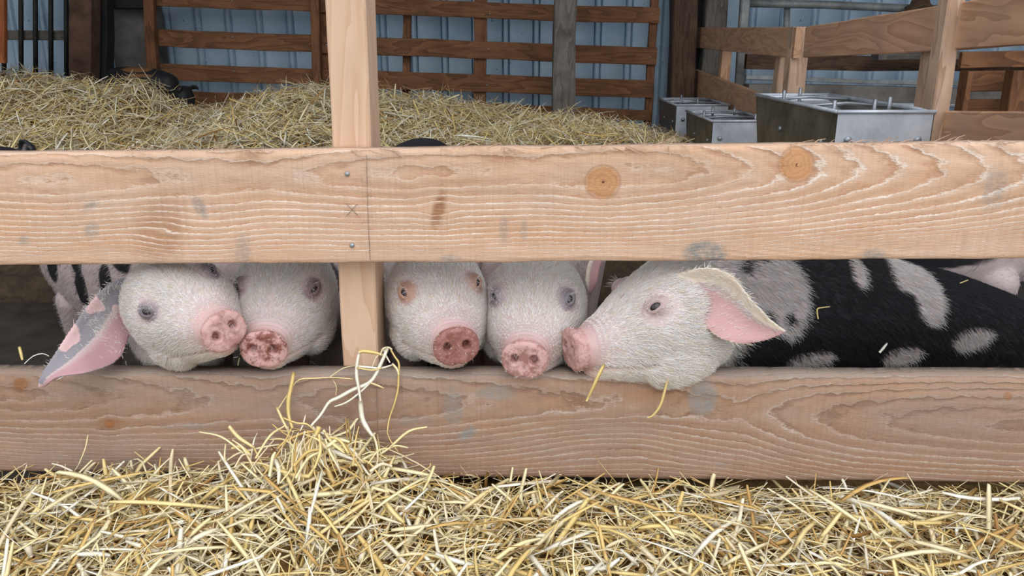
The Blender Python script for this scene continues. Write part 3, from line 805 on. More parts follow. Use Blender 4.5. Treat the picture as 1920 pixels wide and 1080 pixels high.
# heap of bedding inside the pen
crest = [(-400, 130), (0, 138), (60, 150), (130, 165), (200, 172), (258, 166), (300, 186), (345, 204), (410, 208), (440, 190), (500, 184), (560, 174), (620, 168), (715, 178), (800, 182), (850, 196), (930, 205), (1000, 214), (1100, 230), (1200, 250), (1260, 264), (1400, 285), (1700, 300)]
cx_ = np.array([P(a, b, 4.15)[0] for a, b in crest]); cz_ = np.array([P(a, b + 17, 4.15)[2] for a, b in crest])
def h_in(x, y):
    zc = np.interp(x, cx_, cz_)
    zf = .555 + .02 * np.sin(x * 5)
    zf = np.minimum(zf, zc + .02)
    z = np.where(y < 3.48, .12 + (zf - .12) * smooth(3.1, 3.48, y), zf + (zc - zf) * smooth(3.48, 4.15, y))
    z = z - .45 * smooth(4.25, 5.0, y)
    return z + .035 * pnoise(x * 1.1, y * 1.1, 31, 3)
bed = empty('straw_bed', (0, 3.6, 0), 'wide mound of straw bedding inside the pen behind the fence', 'straw bed')
under(heap_surface('matted_straw', lambda x, y: h_in(x, y) - .01, -3.2, 1.1, 3.45, 5.2, 130, 90, M['strawbed_in'], bed), bed)
under(heap_surface('shaded_bed_front', lambda x, y: h_in(x, y) - .012, -3.2, 1.1, 3.05, 3.46, 130, 30, M['bed_shade'], bed), bed)  # front slope coloured dark to carry the shade seen through the gap
under(scatter('loose_straw', h_in, 13000, (-3.1, 1.1), (3.38, 4.4), (.08, .24), (.004, .010), .06, bed, .33), bed)
under(scatter('fine_straw', h_in, 5000, (-3.1, 1.1), (3.4, 4.4), (.06, .16), (.002, .004), .09, bed, .6, kinks=.5), bed)
# thin litter on the floor by the pigs
lit = scatter('straw_litter', lambda x, y: .020 + 0 * x, 500, (-1.5, 1.6), (1.38, 2.4), (.05, .15), (.003, .006), .02, None, .1)
tag(lit, 'thin straw litter on the dark pen floor under the pigs', 'litter')

# the tangled tuft pulled up against the lower board
tuft = empty('straw_tuft', PF(640, 880, -.03), 'tangled tuft of long straw pulled up against the lower board beside the post', 'straw tuft')
def Z8(zx, zy): return (420 + zx / 3.857, 640 + zy / 3.857)
def spline(pts, n):
    pts = np.array(pts, float); m = len(pts)
    if m == 2: return pts[0] + (pts[1] - pts[0]) * np.linspace(0, 1, n)[:, None]
    q = np.concatenate([[2 * pts[0] - pts[1]], pts, [2 * pts[-1] - pts[-2]]])
    out = []
    for s in np.linspace(0, m - 1 - 1e-6, n):
        i = int(s); f_ = s - i; a, b, c, d_ = q[i], q[i+1], q[i+2], q[i+3]
        out.append(.5 * (2*b + (c-a)*f_ + (2*a-5*b+4*c-d_)*f_**2 + (-a+3*b-3*c+d_)*f_**3))
    return np.array(out)
def stalk(pix, wpx, parent, offs, label=None, n=None, tone=None):
    tone = random.choice([.18, .25, .3, .38, .45, .5, .58, .66, .75, .97]) if tone is None else tone
    """pix: pixel polyline surveyed on planes parallel to the fence; offs: offset before the fence along it"""
    offs = np.interp(np.linspace(0, 1, len(pix)), np.linspace(0, 1, len(offs)), offs)
    if parent: offs = np.array([o_ - .05 * float(smooth(785, 850, y)) for (x, y), o_ in zip(pix, offs)])
    pts = [PF(x, y, o_) for (x, y), o_ in zip(pix, offs)]
    pts = spline(pts, n or max(5, 3 * len(pts)))
    o = strip_mesh('straw', [(pts, wpx * 1.2 / 1080, .0012)], M['straw'], parent)
    o.data.attributes['tone'].data.foreach_set('value', np.full(len(o.data.vertices), tone, np.float32))
    if parent: o.matrix_local = Matrix.Translation(-Vector(parent.location))
    if label: tag(o, label, 'straw')
    return o
TL_ = [([(1185,45),(1130,170),(1060,290),(930,350),(830,405),(760,440),(700,530),(630,610)], 6.5, [-.01,-.02,-.02,-.03]),
 ([(1060,300),(960,390),(880,445),(800,472)], 3.5, [-.02,-.03]), ([(1060,300),(1110,318),(1155,338)], 3, [-.02,-.035]),
 ([(978,80),(962,170),(960,250),(975,340),(988,430)], 5.5, [-.012,-.03]), ([(985,430),(1000,560),(1040,640),(1078,690)], 9, [-.03,-.03]), ([(1075,670),(1100,740),(1110,820),(1100,900),(1050,970),(1010,1010)], 5, [-.03,-.05]),
 ([(970,88),(1000,72),(1080,80),(1160,102)], 6, [-.012,-.004]), ([(1150,45),(1170,100),(1200,155)], 3.5, [0,-.01]), ([(1130,100),(1150,55),(1190,45),(1215,60)], 3.5, [-.006,-.01]),
 ([(1200,50),(1235,110),(1265,160),(1262,260),(1258,340),(1235,440),(1195,560),(1180,660)], 3.6, [-.005,-.012]), ([(1180,660),(1205,720),(1260,800)], 2, [-.012,-.01]), ([(1215,160),(1250,200),(1262,240)], 4, [-.01,-.015]),
 ([(945,178),(1050,188),(1130,195),(1215,172)], 4.2, [-.015,-.012]), ([(960,190),(1070,208),(1140,192)], 3, [-.02,-.016]), ([(1070,190),(1100,120),(1125,95)], 2.4, [-.01,-.005]),
 ([(505,222),(485,330),(465,430),(468,540),(495,630)], 7, [-.015,-.03]), ([(395,485),(470,370),(540,280),(660,268),(780,262),(930,272)], 2.6, [-.012,-.008]), ([(380,475),(420,560),(460,640)], 5, [-.02,-.03]),
 ([(770,255),(860,195),(950,175)], 1.6, [-.008,-.008]), ([(790,280),(812,330),(808,390)], 1.6, [-.008,-.008]),
 ([(35,615),(110,700),(220,770)], 7, [-.03,-.04]), ([(215,770),(250,840),(290,910),(330,940)], 6, [-.04,-.05]), ([(20,860),(100,810),(200,785),(280,765),(400,745)], 4, [-.03,-.04]),
 ([(590,530),(572,600),(550,650)], 3, [-.03,-.03]), ([(688,618),(660,700),(620,790),(600,835)], 10, [-.04,-.05]), ([(700,660),(780,695),(880,755),(950,810),(1000,900),(1060,980),(1130,1050)], 5, [-.03,-.05]),
 ([(700,755),(830,812),(960,868)], 7.5, [-.05,-.05]), ([(1520,900),(1490,980),(1440,1080)], 5.5, [-.03,-.06]), ([(1492,880),(1485,910),(1380,975),(1335,1010),(1325,1050)], 1.8, [-.02,-.04]),
 ([(430,555),(520,590),(610,605),(700,700)], 3.5, [-.03,-.04]), ([(385,765),(470,710),(570,665),(650,652)], 5, [-.035,-.04]), ([(350,600),(400,640),(470,650),(560,640)], 2, [-.03,-.03]),
 ([(1110,800),(1010,850),(960,900)], 5, [-.03,-.05]), ([(1000,820),(1080,800),(1180,850)], 2.4, [-.04,-.03]), ([(1120,840),(1160,900),(1130,1020)], 2, [-.03,-.04]),
 ([(740,860),(860,870),(990,905)], 7, [-.05,-.06]), ([(740,900),(770,980),(800,1040)], 9, [-.06,-.07]), ([(120,880),(200,950),(290,1030)], 4, [-.05,-.07]), ([(370,850),(400,930),(395,1030)], 8, [-.05,-.07]), ([(10,740),(5,850),(40,920),(160,960)], 3.5, [-.03,-.05])]
for i_, (pl, wpx, of) in enumerate(TL_): stalk([Z8(*p) for p in pl], wpx, tuft, of, tone=.76 if i_ in (0, 1, 3, 4, 12, 23, 26) else (.28 if i_ in (6, 9, 15, 24) else None))
for k in range(60):   # the dense brush of fine upright stalks
    x = random.gauss(590, 85); y0_ = random.uniform(630, 840); y1_ = y0_ + random.uniform(90, 300)
    dx = (x - 590) * .5 + random.gauss(0, 55)
    of = random.uniform(-.07, -.025)
    stalk([Z8(x, y0_), Z8(x + dx * .4 + random.gauss(0, 22), (y0_ + y1_) / 2), Z8(x + dx, y1_)], random.choice([1.6, 2, 2.4, 3.5, 5]), tuft, [of, of - .02])
for k in range(26):   # wisps at its foot
    x = random.uniform(430, 735); y = random.uniform(835, 900); L = random.uniform(40, 110); a = random.uniform(-2.8, -.3)
    of = random.uniform(-.09, -.04)
    stalk([(x, y), (x + L * .5 * math.cos(a), y + L * .4 * math.sin(a) - 8), (x + L * math.cos(a), y + L * .7 * math.sin(a))], random.uniform(2.5, 7), tuft, [of, of + .015])
# single stalks elsewhere
stalk([(1133, 683), (1122, 705), (1112, 727), (1100, 752)], 6, None, [-.055, -.06, -.05], 'yellow straw hanging from the mouth of the sideways pig, nearer its snout', tone=.26)
stalk([(1254, 702), (1247, 730), (1238, 760), (1224, 779), (1214, 783)], 4.5, None, [-.035, -.03, -.02], 'thin straw hanging under the cheek of the sideways pig, over the lower board', tone=.3)
stalk([(345, 858), (352, 880), (362, 902)], 9, None, [-.02, -.04], 'short broad straw standing up at the foot of the lower board, left of the tuft')
stalk([(165, 815), (160, 840), (148, 870)], 2.4, None, [-.01, -.03], 'thin straw leaning up the lower board at far left')

# ------------------------------------------------------------------ pigs
def loft(secs, N=36, expo=2.3):
    """secs: (centre, right, up, rx, ru, rd) -> closed mesh V, [quads, tris]"""
    V = []
    a = np.linspace(0, 2 * math.pi, N, endpoint=False)
    ca, sa = np.cos(a), np.sin(a)
    x = np.sign(ca) * np.abs(ca) ** (2 / expo); z = np.sign(sa) * np.abs(sa) ** (2 / expo)
    for c, r_, u_, rx, ru, rd in secs:
        V.append(np.array(c) + np.outer(x * rx, r_) + np.outer(np.where(z > 0, z * ru, z * rd), u_))
    m = len(secs); V = np.concatenate(V + [np.array([secs[0][0]]), np.array([secs[-1][0]])])
    k = np.arange(N); k2 = (k + 1) % N
    Q = np.concatenate([np.stack([i*N + k, (i+1)*N + k, (i+1)*N + k2, i*N + k2], -1) for i in range(m - 1)])
    T = np.concatenate([np.stack([np.full(N, m*N), k, k2], -1), np.stack([np.full(N, m*N+1), (m-1)*N + k2, (m-1)*N + k], -1)])
    return V, Q, T
def ellipsoid(c, r, rot=None, n=20):
    th = np.linspace(0.0, math.pi, n); secs = []
    for t_ in th[1:-1]:
        secs.append(((0, math.cos(t_) * r[1], 0), np.array([1., 0, 0]), np.array([0, 0, 1.]), r[0] * math.sin(t_), r[2] * math.sin(t_), r[2] * math.sin(t_)))
    V, Q, T = loft(secs, 20, 2)
    if rot is not None: V = V @ np.array(rot).T
    return V + np.array(c), Q, T
def path_loft(pts, N=28, expo=2.15, cap=True):
    """pts: (x,y,z,rx,ru,rd); ellipses kept upright across the path, ends rounded"""
    p = np.array(pts, float); n = 26
    q = spline(p, n)
    c = q[:, :3]; T = np.gradient(c, axis=0); T /= np.linalg.norm(T, axis=1)[:, None]
    secs = []
    for i in range(n):
        up = np.array([0, 0, 1.0]) if abs(T[i, 2]) < .85 else np.array([0, 1.0, 0])
        r_ = np.cross(T[i], up); r_ /= np.linalg.norm(r_); u_ = np.cross(r_, T[i])
        secs.append((c[i], r_, u_, *q[i, 3:6]))
    def capsec(s, t_, sg):
        out = []
        for a in (.35, .65, .87, .97):
            k = math.sqrt(1 - a * a); out.append((s[0] + t_ * sg * a * min(s[3], s[4]) * .8, s[1], s[2], s[3] * k, s[4] * k, s[5] * k))
        return out
    if cap:
        secs = capsec(secs[0], T[0], -1)[::-1] + secs + capsec(secs[-1], T[-1], 1)
    return loft(secs, N, expo)
def rot_head(yaw, pitch, roll):
    return np.array(Matrix.Rotation(R(yaw), 3, 'Z') @ Matrix.Rotation(R(pitch), 3, 'X') @ Matrix.Rotation(R(roll), 3, 'Y'))
class Pig: pass
HEAD = [(-1, 0, 33, 28, 28), (.5, 0, 37, 32, 32), (4, 0, 39.5, 34, 34), (10, 0, 39.5, 33.5, 33.5), (16, 0, 37, 31, 32), (21, 0, 34.5, 29.5, 32), (28, 0, 36, 33, 36), (40, 2, 42, 38, 50), (60, 4, 54, 44, 60), (80, 8, 66, 54, 68),
        (100, 12, 76, 66, 75), (125, 16, 84, 80, 82), (155, 20, 90, 92, 88), (185, 22, 93, 98, 90), (212, 22, 90, 98, 88), (236, 20, 80, 90, 80), (254, 18, 60, 68, 62), (264, 16, 36, 40, 38)]
def eye_pos(sd): return np.array([sd * 61, 118, 66.0])
def ear_mesh(U, L, bulge, th=.0035, nt=54, nv=26, curl=0.0):
    U = spline(U, nt); L = spline(L, nt)
    v = np.linspace(0, 1, nv)
    G = U[:, None] * (1 - v)[None, :, None] + L[:, None] * v[None, :, None]
    du = np.gradient(G, axis=0); dv = np.gradient(G, axis=1)
    nr = np.cross(du, dv); nr /= np.linalg.norm(nr, axis=2)[..., None] + 1e-9
    if nr[:, :, 1].mean() > 0: nr = -nr      # towards the viewer side
    wd = np.linalg.norm(U - L, axis=1)[:, None, None]
    prof = (-np.sin(math.pi * v) * bulge)[None, :, None] * wd
    G = G + nr * prof
    if curl:
        G[:, 0] += nr[:, 0] * (wd[:, 0] * curl); G[:, 1:5] += nr[:, 1:5] * (wd * curl * np.array([.9, .7, .4, .15])[None, :, None])
    e_ = np.minimum(1, np.minimum(v, 1 - v)[None, :, None] * 6 + .35)
    A = G + nr * th * e_; B = G - nr * th * e_
    V = np.concatenate([A.reshape(-1, 3), B.reshape(-1, 3)]); n0 = nt * nv
    idx = np.arange(n0).reshape(nt, nv)
    Q1 = np.stack([idx[:-1, :-1], idx[1:, :-1], idx[1:, 1:], idx[:-1, 1:]], -1).reshape(-1, 4)
    per = np.concatenate([idx[0, :-1], idx[:-1, -1], idx[-1, :0:-1], idx[:0:-1, 0]])
    i = np.arange(len(per)); j = (i + 1) % len(per)
    Q = np.concatenate([Q1, Q1[:, ::-1] + n0, np.stack([per[i], per[j], n0 + per[j], n0 + per[i]], -1)])
    info = np.zeros((2 * n0, 2)); vv = np.tile(v, nt)
    info[:n0, 0] = 1; info[:n0, 1] = vv; info[n0:, 1] = vv
    return V, Q, info
def curl_noise(p, seed, sc):
    r = np.random.default_rng(seed); out = np.zeros(len(p))
    for o in range(3):
        for k in range(5):
            d_ = r.normal(size=3); d_ /= np.linalg.norm(d_)
            out += np.sin(p @ d_ * sc * 2 ** o * r.uniform(.7, 1.3) + r.uniform(0, 6.28)) / 2 ** o
    return out / 5
WHITE = np.array(srgb(188, 168, 166)[:3]); PINK = np.array(srgb(200, 158, 154)[:3]); BLACK = np.array(srgb(30, 29, 33)[:3]); GREY = np.array(srgb(128, 118, 122)[:3])
EARPINK = np.array(srgb(194, 150, 150)[:3]); CREAM = np.array(srgb(226, 210, 192)[:3])
def make_pig(label, snout=None, yaw=0, pitch=0, roll=0, s=1.05, body=None, legs=(), ears=(), spots=None, base_black=False, mud=.6, muddark=None,
             eye_col=None, eye_shade=(1, 1), hair=(0, 0), voxel=.0026, group=None, seed=1, face=True, bodytint=None, chin_cream=.6, jaw=(), headshade=1.0, earsplit=.30, hair_bounds=None, tail=None):
    RH = rot_head(yaw, pitch, roll); S = s / 1000.0
    toW = lambda p: (np.atleast_2d(p) * S) @ RH.T + snout
    toL = lambda p: ((p - snout) @ RH) / S
    parts = []; infoV = []; infoD = []
    def add(V, Q, T, W=True):
        parts.append((V, Q, T))
    if face:
        secs = [((0, y, z), np.array([1., 0, 0]), np.array([0, 0, 1.]), rx, ru, rd) for y, z, rx, ru, rd in HEAD]
        V, Q, T = loft(secs, 40, 2.25); add(toW(V), Q, T)
        lump_ = [((0, 56, -38), (30, 34, 18)), ((46, 160, -20), (46, 74, 48)), ((-46, 160, -20), (46, 74, 48)),
                 ((0, 30, 24), (20, 16, 10))]
        for c, r_ in lump_ + list(jaw):
            V, Q, T = ellipsoid(c, r_); add(toW(V), Q, T)
        for sd in (-1, 1):
            e = eye_pos(sd)
            V, Q, T = ellipsoid(e + [sd * -6, 10, 0], (22, 26, 18)); add(toW(V), Q, T)   # brow
    for b in body or []:
        V, Q, T = path_loft(b); add(V, Q, T)
    for lg in legs:
        V, Q, T = path_loft(lg, 16, 2); add(V, Q, T)
    ear_pts = []
    for U, L, bulge, curl in ears:
        V, Q, inf = ear_mesh(U, L, bulge, max(.0033, voxel), curl=curl); add(V, Q, np.zeros((0, 3), int)); ear_pts.append((V, inf))
    Vs = []; Qs = []; Ts = []; o_ = 0
    for V, Q, T in parts:
        Vs.append(V); Qs.append(Q + o_); Ts.append(T + o_ if len(T) else np.zeros((0, 3), int)); o_ += len(V)
    me = mesh_np('tmp', np.concatenate(Vs), [np.concatenate(Qs), np.concatenate(Ts)])
    tmp = bpy.data.objects.new('tmp', me); COL.objects.link(tmp)
    md = tmp.modifiers.new('r', 'REMESH'); md.mode = 'VOXEL'; md.voxel_size = voxel
    sm = tmp.modifiers.new('s', 'SMOOTH'); sm.iterations = 5; sm.factor = .5
    dg = bpy.context.evaluated_depsgraph_get()
    me2 = bpy.data.meshes.new_from_object(tmp.evaluated_get(dg))
    bpy.data.objects.remove(tmp); bpy.data.meshes.remove(me)
    me2.name = 'pig'; me2.materials.clear()
    n = len(me2.vertices)
    co = np.empty(n * 3, np.float32); me2.vertices.foreach_get('co', co); co = co.reshape(-1, 3).astype(float)
    no = np.empty(n * 3, np.float32); me2.vertex_normals.foreach_get('vector', no); no = no.reshape(-1, 3).astype(float)
    col = np.tile(WHITE, (n, 1)); mudv = np.zeros(n); bald = np.zeros(n)
    cn = curl_noise(co, seed, 26)
    col *= (1 + .05 * cn)[:, None]
    blackness = np.ones(n) if base_black else np.zeros(n)
    cn2 = curl_noise(co, seed + 5, 60)
    for (c, r_, val) in (spots or []):
        d_ = np.linalg.norm((co - np.array(c)) / np.array(r_), axis=1) + .16 * cn2
        k = 1 - smooth(.85, 1.15, d_)
        blackness = blackness * (1 - k) + val * k
    Ld = None
    if face:
        Ld = toL(co); nL = no @ RH
        x, y, z = Ld.T
        inhead = (y < 330) & (np.abs(x) < 130) & (np.abs(z - 15) < 150)
        rad = np.sqrt((x / 40) ** 2 + (z / 34) ** 2)
        dis = inhead & (y < 24) & (rad < 1.25)
        # nostrils: hollows pressed into the disc
        for sd in (-1, 1):
            dx, dz = (x - sd * 16.5), (z - 2)
            q = np.sqrt((dx / 7.2) ** 2 + (dz / 9.0) ** 2)
            k = (1 - smooth(.35, 1.15, q)) * (dis & (y < 10))
            co += (RH @ np.array([0, 1, 0]))[None] * (k * 17 * S)[:, None]
            rim = np.exp(-((q - 1.35) / .3) ** 2) * (dis & (y < 6))
            co -= (RH @ np.array([0, 1, 0]))[None] * (rim * 1.6 * S)[:, None]
            col = np.where((k > .25)[:, None], col * (1 - k[:, None] * .0), col)
            mudv = np.maximum(mudv, k * 1.6)
        # slight hollow of the disc and a groove under it
        k = (1 - smooth(.2, .85, rad)) * (dis & (y < 4)); co += (RH @ np.array([0, 1, 0]))[None] * (k * 2.0 * S)[:, None]
        notch = np.exp(-((x) / 5.0) ** 2) * smooth(-22, -33, z) * (dis & (y < 12)); co += (RH @ np.array([0, 0, 1]))[None] * (notch * 3 * S)[:, None]
        # mouth
        zm = -27 + (y - 25) * .10
        k = np.exp(-((z - zm) / 3.2) ** 2) * smooth(22, 34, y) * (1 - smooth(100, 122, y)) * inhead
        co -= no * (k * 4.2 * S)[:, None]
        mouthk = k; bald = np.maximum(bald, np.minimum(1, mouthk * 1.3)); col = col * (1 - .6 * mouthk[:, None]) + np.array(srgb(146, 108, 102)[:3]) * (.6 * mouthk[:, None])
        # wrinkles on the snout bridge
        wr = np.exp(-((y - 38) / 16) ** 2) * (z > 5) * inhead; co -= no * (wr * (np.sin(y * .85) * .6) * S)[:, None]
        # eyes: a slit between two swollen lids, creases round it
        eyek = np.zeros(n); eye_w = []
        for sd in (-1, 1):
            e = eye_pos(sd)
            d0 = np.linalg.norm(Ld - (e + np.array([sd * 6, -4, 5])), axis=1)
            i0 = int(np.argmin(d0)); sel = np.linalg.norm(Ld - Ld[i0], axis=1) < 9
            nl = nL[sel].mean(0); nl /= np.linalg.norm(nl); ec = Ld[sel].mean(0)
            ax = np.array([0, -1, -.35]); ax -= nl * (ax @ nl); ax /= np.linalg.norm(ax); bx = np.cross(nl, ax)
            if bx[2] < 0: bx = -bx
            q = Ld - ec; A_ = q @ ax; B_ = q @ bx; C_ = q @ nl
            near = (np.abs(C_) < 22)
            op = np.sqrt((A_ / 11.0) ** 2 + (B_ / 4.6) ** 2)
            k = (1 - smooth(.55, 1.25, op)) * near
            lid = np.exp(-((op - 1.75) / .55) ** 2) * near
            cr2 = np.exp(-((np.sqrt((A_ / 15) ** 2 + ((B_ - 1) / 11.5) ** 2) - 1.0) / .16) ** 2) * near
            co += nL @ RH.T * ((-8.0 * k + 2.0 * lid - 1.6 * cr2) * S)[:, None]
            eye_w.append((ec - nl * 11.0, nl, ax, bx, ec))
            dd = np.sqrt(A_ ** 2 + (B_ * 1.25) ** 2) + 6 * cn2
            ek = (1 - smooth(13, 34, dd)) * near * eye_shade[0 if sd < 0 else 1]
            eyek = np.maximum(eyek, ek); bald = np.maximum(bald, (1 - smooth(13, 24, dd)) * near * .97)
        col = col * (1 - (eyek * .9)[:, None]) + (eye_col if eye_col is not None else GREY) * (eyek * .9)[:, None]
        # pink snout fading up the nose
        pk = (1 - smooth(20, 22, y) * .35) * (1 - smooth(22, 55, y + 12 * cn2)) * inhead * (rad < 3)
        col = col * (1 - pk[:, None]) + PINK * pk[:, None]
        bald = np.maximum(bald, (1 - smooth(24, 50, y)) * inhead * .97)
        mudv = np.maximum(mudv, mud * dis * (1 - smooth(14, 24, y)))
        if muddark is not None:
            k = dis * (1 - smooth(12, 22, y)); col = col * (1 - .8 * k[:, None]) + muddark * (.8 * k[:, None])
        mudv = np.maximum(mudv, mouthk * .5)
        ck = smooth(-5, -50, z) * inhead * smooth(20, 40, y) * chin_cream
        col = col * (1 - ck[:, None]) + CREAM * ck[:, None]
        blackness = blackness * (1 - inhead * (0 if base_black else 1) * (1 - smooth(190, 250, y)))
    earm = np.zeros(n)
    for V, inf in ear_pts:
        kd = kdtree.KDTree(len(V))
        for i, p in enumerate(V): kd.insert(p, i)
        kd.balance()
        bb0, bb1 = V.min(0) - .012, V.max(0) + .012
        cand = np.where(((co > bb0) & (co < bb1)).all(1))[0]
        for i in cand:
            _, j, d_ = kd.find(co[i])
            if d_ < .0085:
                inner, vv = inf[j]
                if inner > .5 and vv > earsplit and vv < .97:
                    k = min(1, (vv - earsplit) * 6); tgt = EARPINK * (1 + .12 * cn2[i]); bald[i] = max(bald[i], .93 * k)
                else:
                    k = 1.0; tgt = GREYEAR if (cn2[i] > -.35 or base_black) else np.array(srgb(206, 170, 170)[:3])
                    if pale_ear: tgt = CREAM
                    bald[i] = max(bald[i], .75)
                col[i] = col[i] * (1 - k) + tgt * k; earm[i] = 1; blackness[i] = 0
    col = col * (1 - blackness[:, None]) + BLACK * blackness[:, None]
    me2.vertices.foreach_set('co', co.astype(np.float32).ravel())
    me2.polygons.foreach_set('use_smooth', np.ones(len(me2.polygons), bool))
    me2.update()
    attr_c(me2, 'col', np.clip(col, 0, 1)); attr_f(me2, 'mud', mudv)
    o = link('pig', me2, None, M['skin'])
    tag(o, label, 'pig', group)
    if face:
        for sd in (-1, 1):
            e = toW(eye_w[0 if sd < 0 else 1][0])[0]
            bm = bmesh.new(); bmesh.ops.create_uvsphere(bm, u_segments=20, v_segments=14, radius=11 * S)
            em = bpy.data.meshes.new('eye'); bm.to_mesh(em); bm.free()
            for p_ in em.polygons: p_.use_smooth = True
            eo = link('eye', em, o, M['eye']); eo.location = e
    # bristles
    nh, nb = hair
    if nh + nb:
        me2.calc_loop_triangles()
        tri = np.empty(len(me2.loop_triangles) * 3, np.int32); me2.loop_triangles.foreach_get('vertices', tri); tri = tri.reshape(-1, 3)
        a, b, c = co[tri[:, 0]], co[tri[:, 1]], co[tri[:, 2]]
        ar = np.linalg.norm(np.cross(b - a, c - a), axis=1) / 2
        bal = bald[tri].mean(1); cen = (a + b + c) / 3
        if face:
            Lc = toL(cen); hd = (Lc[:, 1] < 235) & (np.abs(Lc[:, 0]) < 140) & (np.abs(Lc[:, 2]) < 140)
        else: hd = np.zeros(len(cen), bool)
        roots = []; tids = []
        for cnt, sel in ((nh, hd), (nb, ~hd)):
            if not cnt or not sel.any(): continue
            wgt = ar * sel * (1 - bal)
            if hair_bounds is not None and sel is not hd:
                lo, hi = hair_bounds; wgt = wgt * ((cen > lo) & (cen < hi)).all(1)
            wgt = wgt / wgt.sum()
            t_ = rng.choice(len(tri), cnt, p=wgt); r1 = np.sqrt(rng.random(cnt)); r2 = rng.random(cnt)
            roots.append((1 - r1)[:, None] * a[t_] + (r1 * (1 - r2))[:, None] * b[t_] + (r1 * r2)[:, None] * c[t_]); tids.append(t_)
        rt = np.concatenate(roots); ti = np.concatenate(tids); m = len(rt)
        nn = no[tri[ti]].mean(1); nn /= np.linalg.norm(nn, axis=1)[:, None]
        cc = col[tri[ti]].mean(1); bk = blackness[tri[ti]].mean(1); er = earm[tri[ti]].mean(1)
        if face:
            Lr = toL(rt)
            back = RH @ np.array([0, 1, 0]); upw = RH @ np.array([0, 0, 1.])
            flow = np.tile(back, (m, 1)) + np.outer(np.clip(-Lr[:, 2] / 90, -.6, 1.0) * -.5, upw)
            flow += np.outer(np.sign(Lr[:, 0]) * .35, RH @ np.array([1., 0, 0]))
            hb = smooth(200, 290, Lr[:, 1])[:, None]
        else:
            flow = np.zeros((m, 3)); hb = np.ones((m, 1))
        bd = np.zeros((m, 3))
        if body:
            bp = spline(np.array(body[0])[:, :3], 20); tg = np.gradient(bp, axis=0); tg /= np.linalg.norm(tg, axis=1)[:, None]
            near = np.argmin(((rt[:, None] - bp[None]) ** 2).sum(2), 1); bd = tg[near] + np.array([0, 0, -.55])
        flow = flow * (1 - hb) + bd * hb
        flow += rng.normal(0, .28, (m, 3))
        # whorl noise so that the coat lies in locks
        flow += np.stack([curl_noise(rt, seed + 20 + i, 45) for i in range(3)], -1) * .45
        flow -= nn * (flow * nn).sum(1)[:, None]; flow /= np.linalg.norm(flow, axis=1)[:, None] + 1e-9
        Lh = rng.uniform(.011, .023, m) * s * np.where(er > .5, .6, 1)
        if face:
            Lh *= (.35 + .65 * smooth(25, 110, Lr[:, 1]))
            for c_, nl, ax, bx, ec in eye_w: Lh *= .25 + .75 * smooth(18, 48, np.linalg.norm(Lr - ec, axis=1))
        lift = rng.uniform(.15, .5, m)
        if face and nh:
            lr = []; ld = []
            for c_, nl, ax, bx, ec in eye_w:
                for q in np.linspace(-1.1, 1.1, 10):
                    lr.append(ec + ax * 8.2 * q + bx * (8.4 * (1 - .5 * q * q) + rng.normal(0, .6)) + nl * 1.0); ld.append(nl * .9 - bx * .1 + ax * (.45 * q + .1) + rng.normal(0, .12, 3))
            lr = toW(np.array(lr)); ld = np.array(ld) @ RH.T; q = len(lr)
            rt = np.concatenate([rt, lr]); flow = np.concatenate([flow, ld]); nn = np.concatenate([nn, np.zeros((q, 3))]); Lh = np.concatenate([Lh, rng.uniform(.009, .015, q) * s]); lift = np.concatenate([lift, np.zeros(q)])
            cc = np.concatenate([cc, np.ones((q, 3)) * .8]); bk = np.concatenate([bk, np.zeros(q)]); hb = np.concatenate([hb, np.zeros((q, 1))]); m += q
        K = 4; pts = np.zeros((m, K, 3))
        for k in range(K):
            f_ = k / (K - 1)
            pts[:, k] = rt - nn * .0008 + flow * (Lh * f_)[:, None] + nn * (Lh * lift * (f_ - .55 * f_ * f_))[:, None] + np.array([0, 0, -1]) * (Lh * .12 * f_ * f_)[:, None]
        hc = bpy.data.hair_curves.new('bristles')
        hc.add_curves([K] * m)
        hc.position_data.foreach_set('vector', pts.astype(np.float32).ravel())
        ra = hc.attributes.new('radius', 'FLOAT', 'POINT')
        rad_ = np.outer(rng.uniform(.00018, .0004, m) * s * np.where(lift == 0, .55, 1), np.array([1, .9, .7, .25])); ra.data.foreach_set('value', rad_.astype(np.float32).ravel())
        wcol = np.array(srgb(252, 249, 247)[:3]) * np.ones((m, 3)) * rng.uniform(.66, 1.0, m)[:, None]
        yl = (rng.random(m) < .25)[:, None]; wcol = np.where(yl, np.array(srgb(228, 212, 184)[:3]), wcol)
        if bodytint is not None: wcol = wcol * (1 - hb) + (wcol * np.array(bodytint)) * hb
        hcol = (wcol * .8 + cc * .2) * (headshade * (1 - hb) + hb)
        dark = np.where(np.random.default_rng(seed).random(m) < bk, 1.0, 0.0)[:, None]
        hcol = hcol * (1 - dark) + (BLACK * rng.uniform(.7, 1.6, m)[:, None]) * dark
        ca = hc.attributes.new('hcol', 'FLOAT_COLOR', 'CURVE'); v4 = np.ones((m, 4), np.float32); v4[:, :3] = np.clip(hcol, 0, 1); ca.data.foreach_set('color', v4.ravel())
        hc.materials.append(M['hair'])
        ho = bpy.data.objects.new('bristles', hc); COL.objects.link(ho); ho.parent = o; ho['kind'] = 'stuff'
    return o
GREYEAR = np.array(srgb(150, 142, 148)[:3]); pale_ear = False
def leg(x, y, ztop, r, foot=.02, dx=0, dy=0, hind=False):
    k = -1 if hind else 0
    return [(x, y, ztop, r * 1.25, r * 1.5, r * 1.5), (x + dx * .3, y + dy * .3 - .01 * k, ztop * .55, r * .8, r * .9, r * .9), (x + dx * .6, y + dy * .6 + .02 * k, ztop * .3, r * .5, r * .55, r * .55), (x + dx, y + dy, foot + .03, r * .48, r * .5, r * .5), (x + dx, y + dy - .012, foot + .004, r * .58, r * .62, r * .62)]
def torso(pts): return [pts]
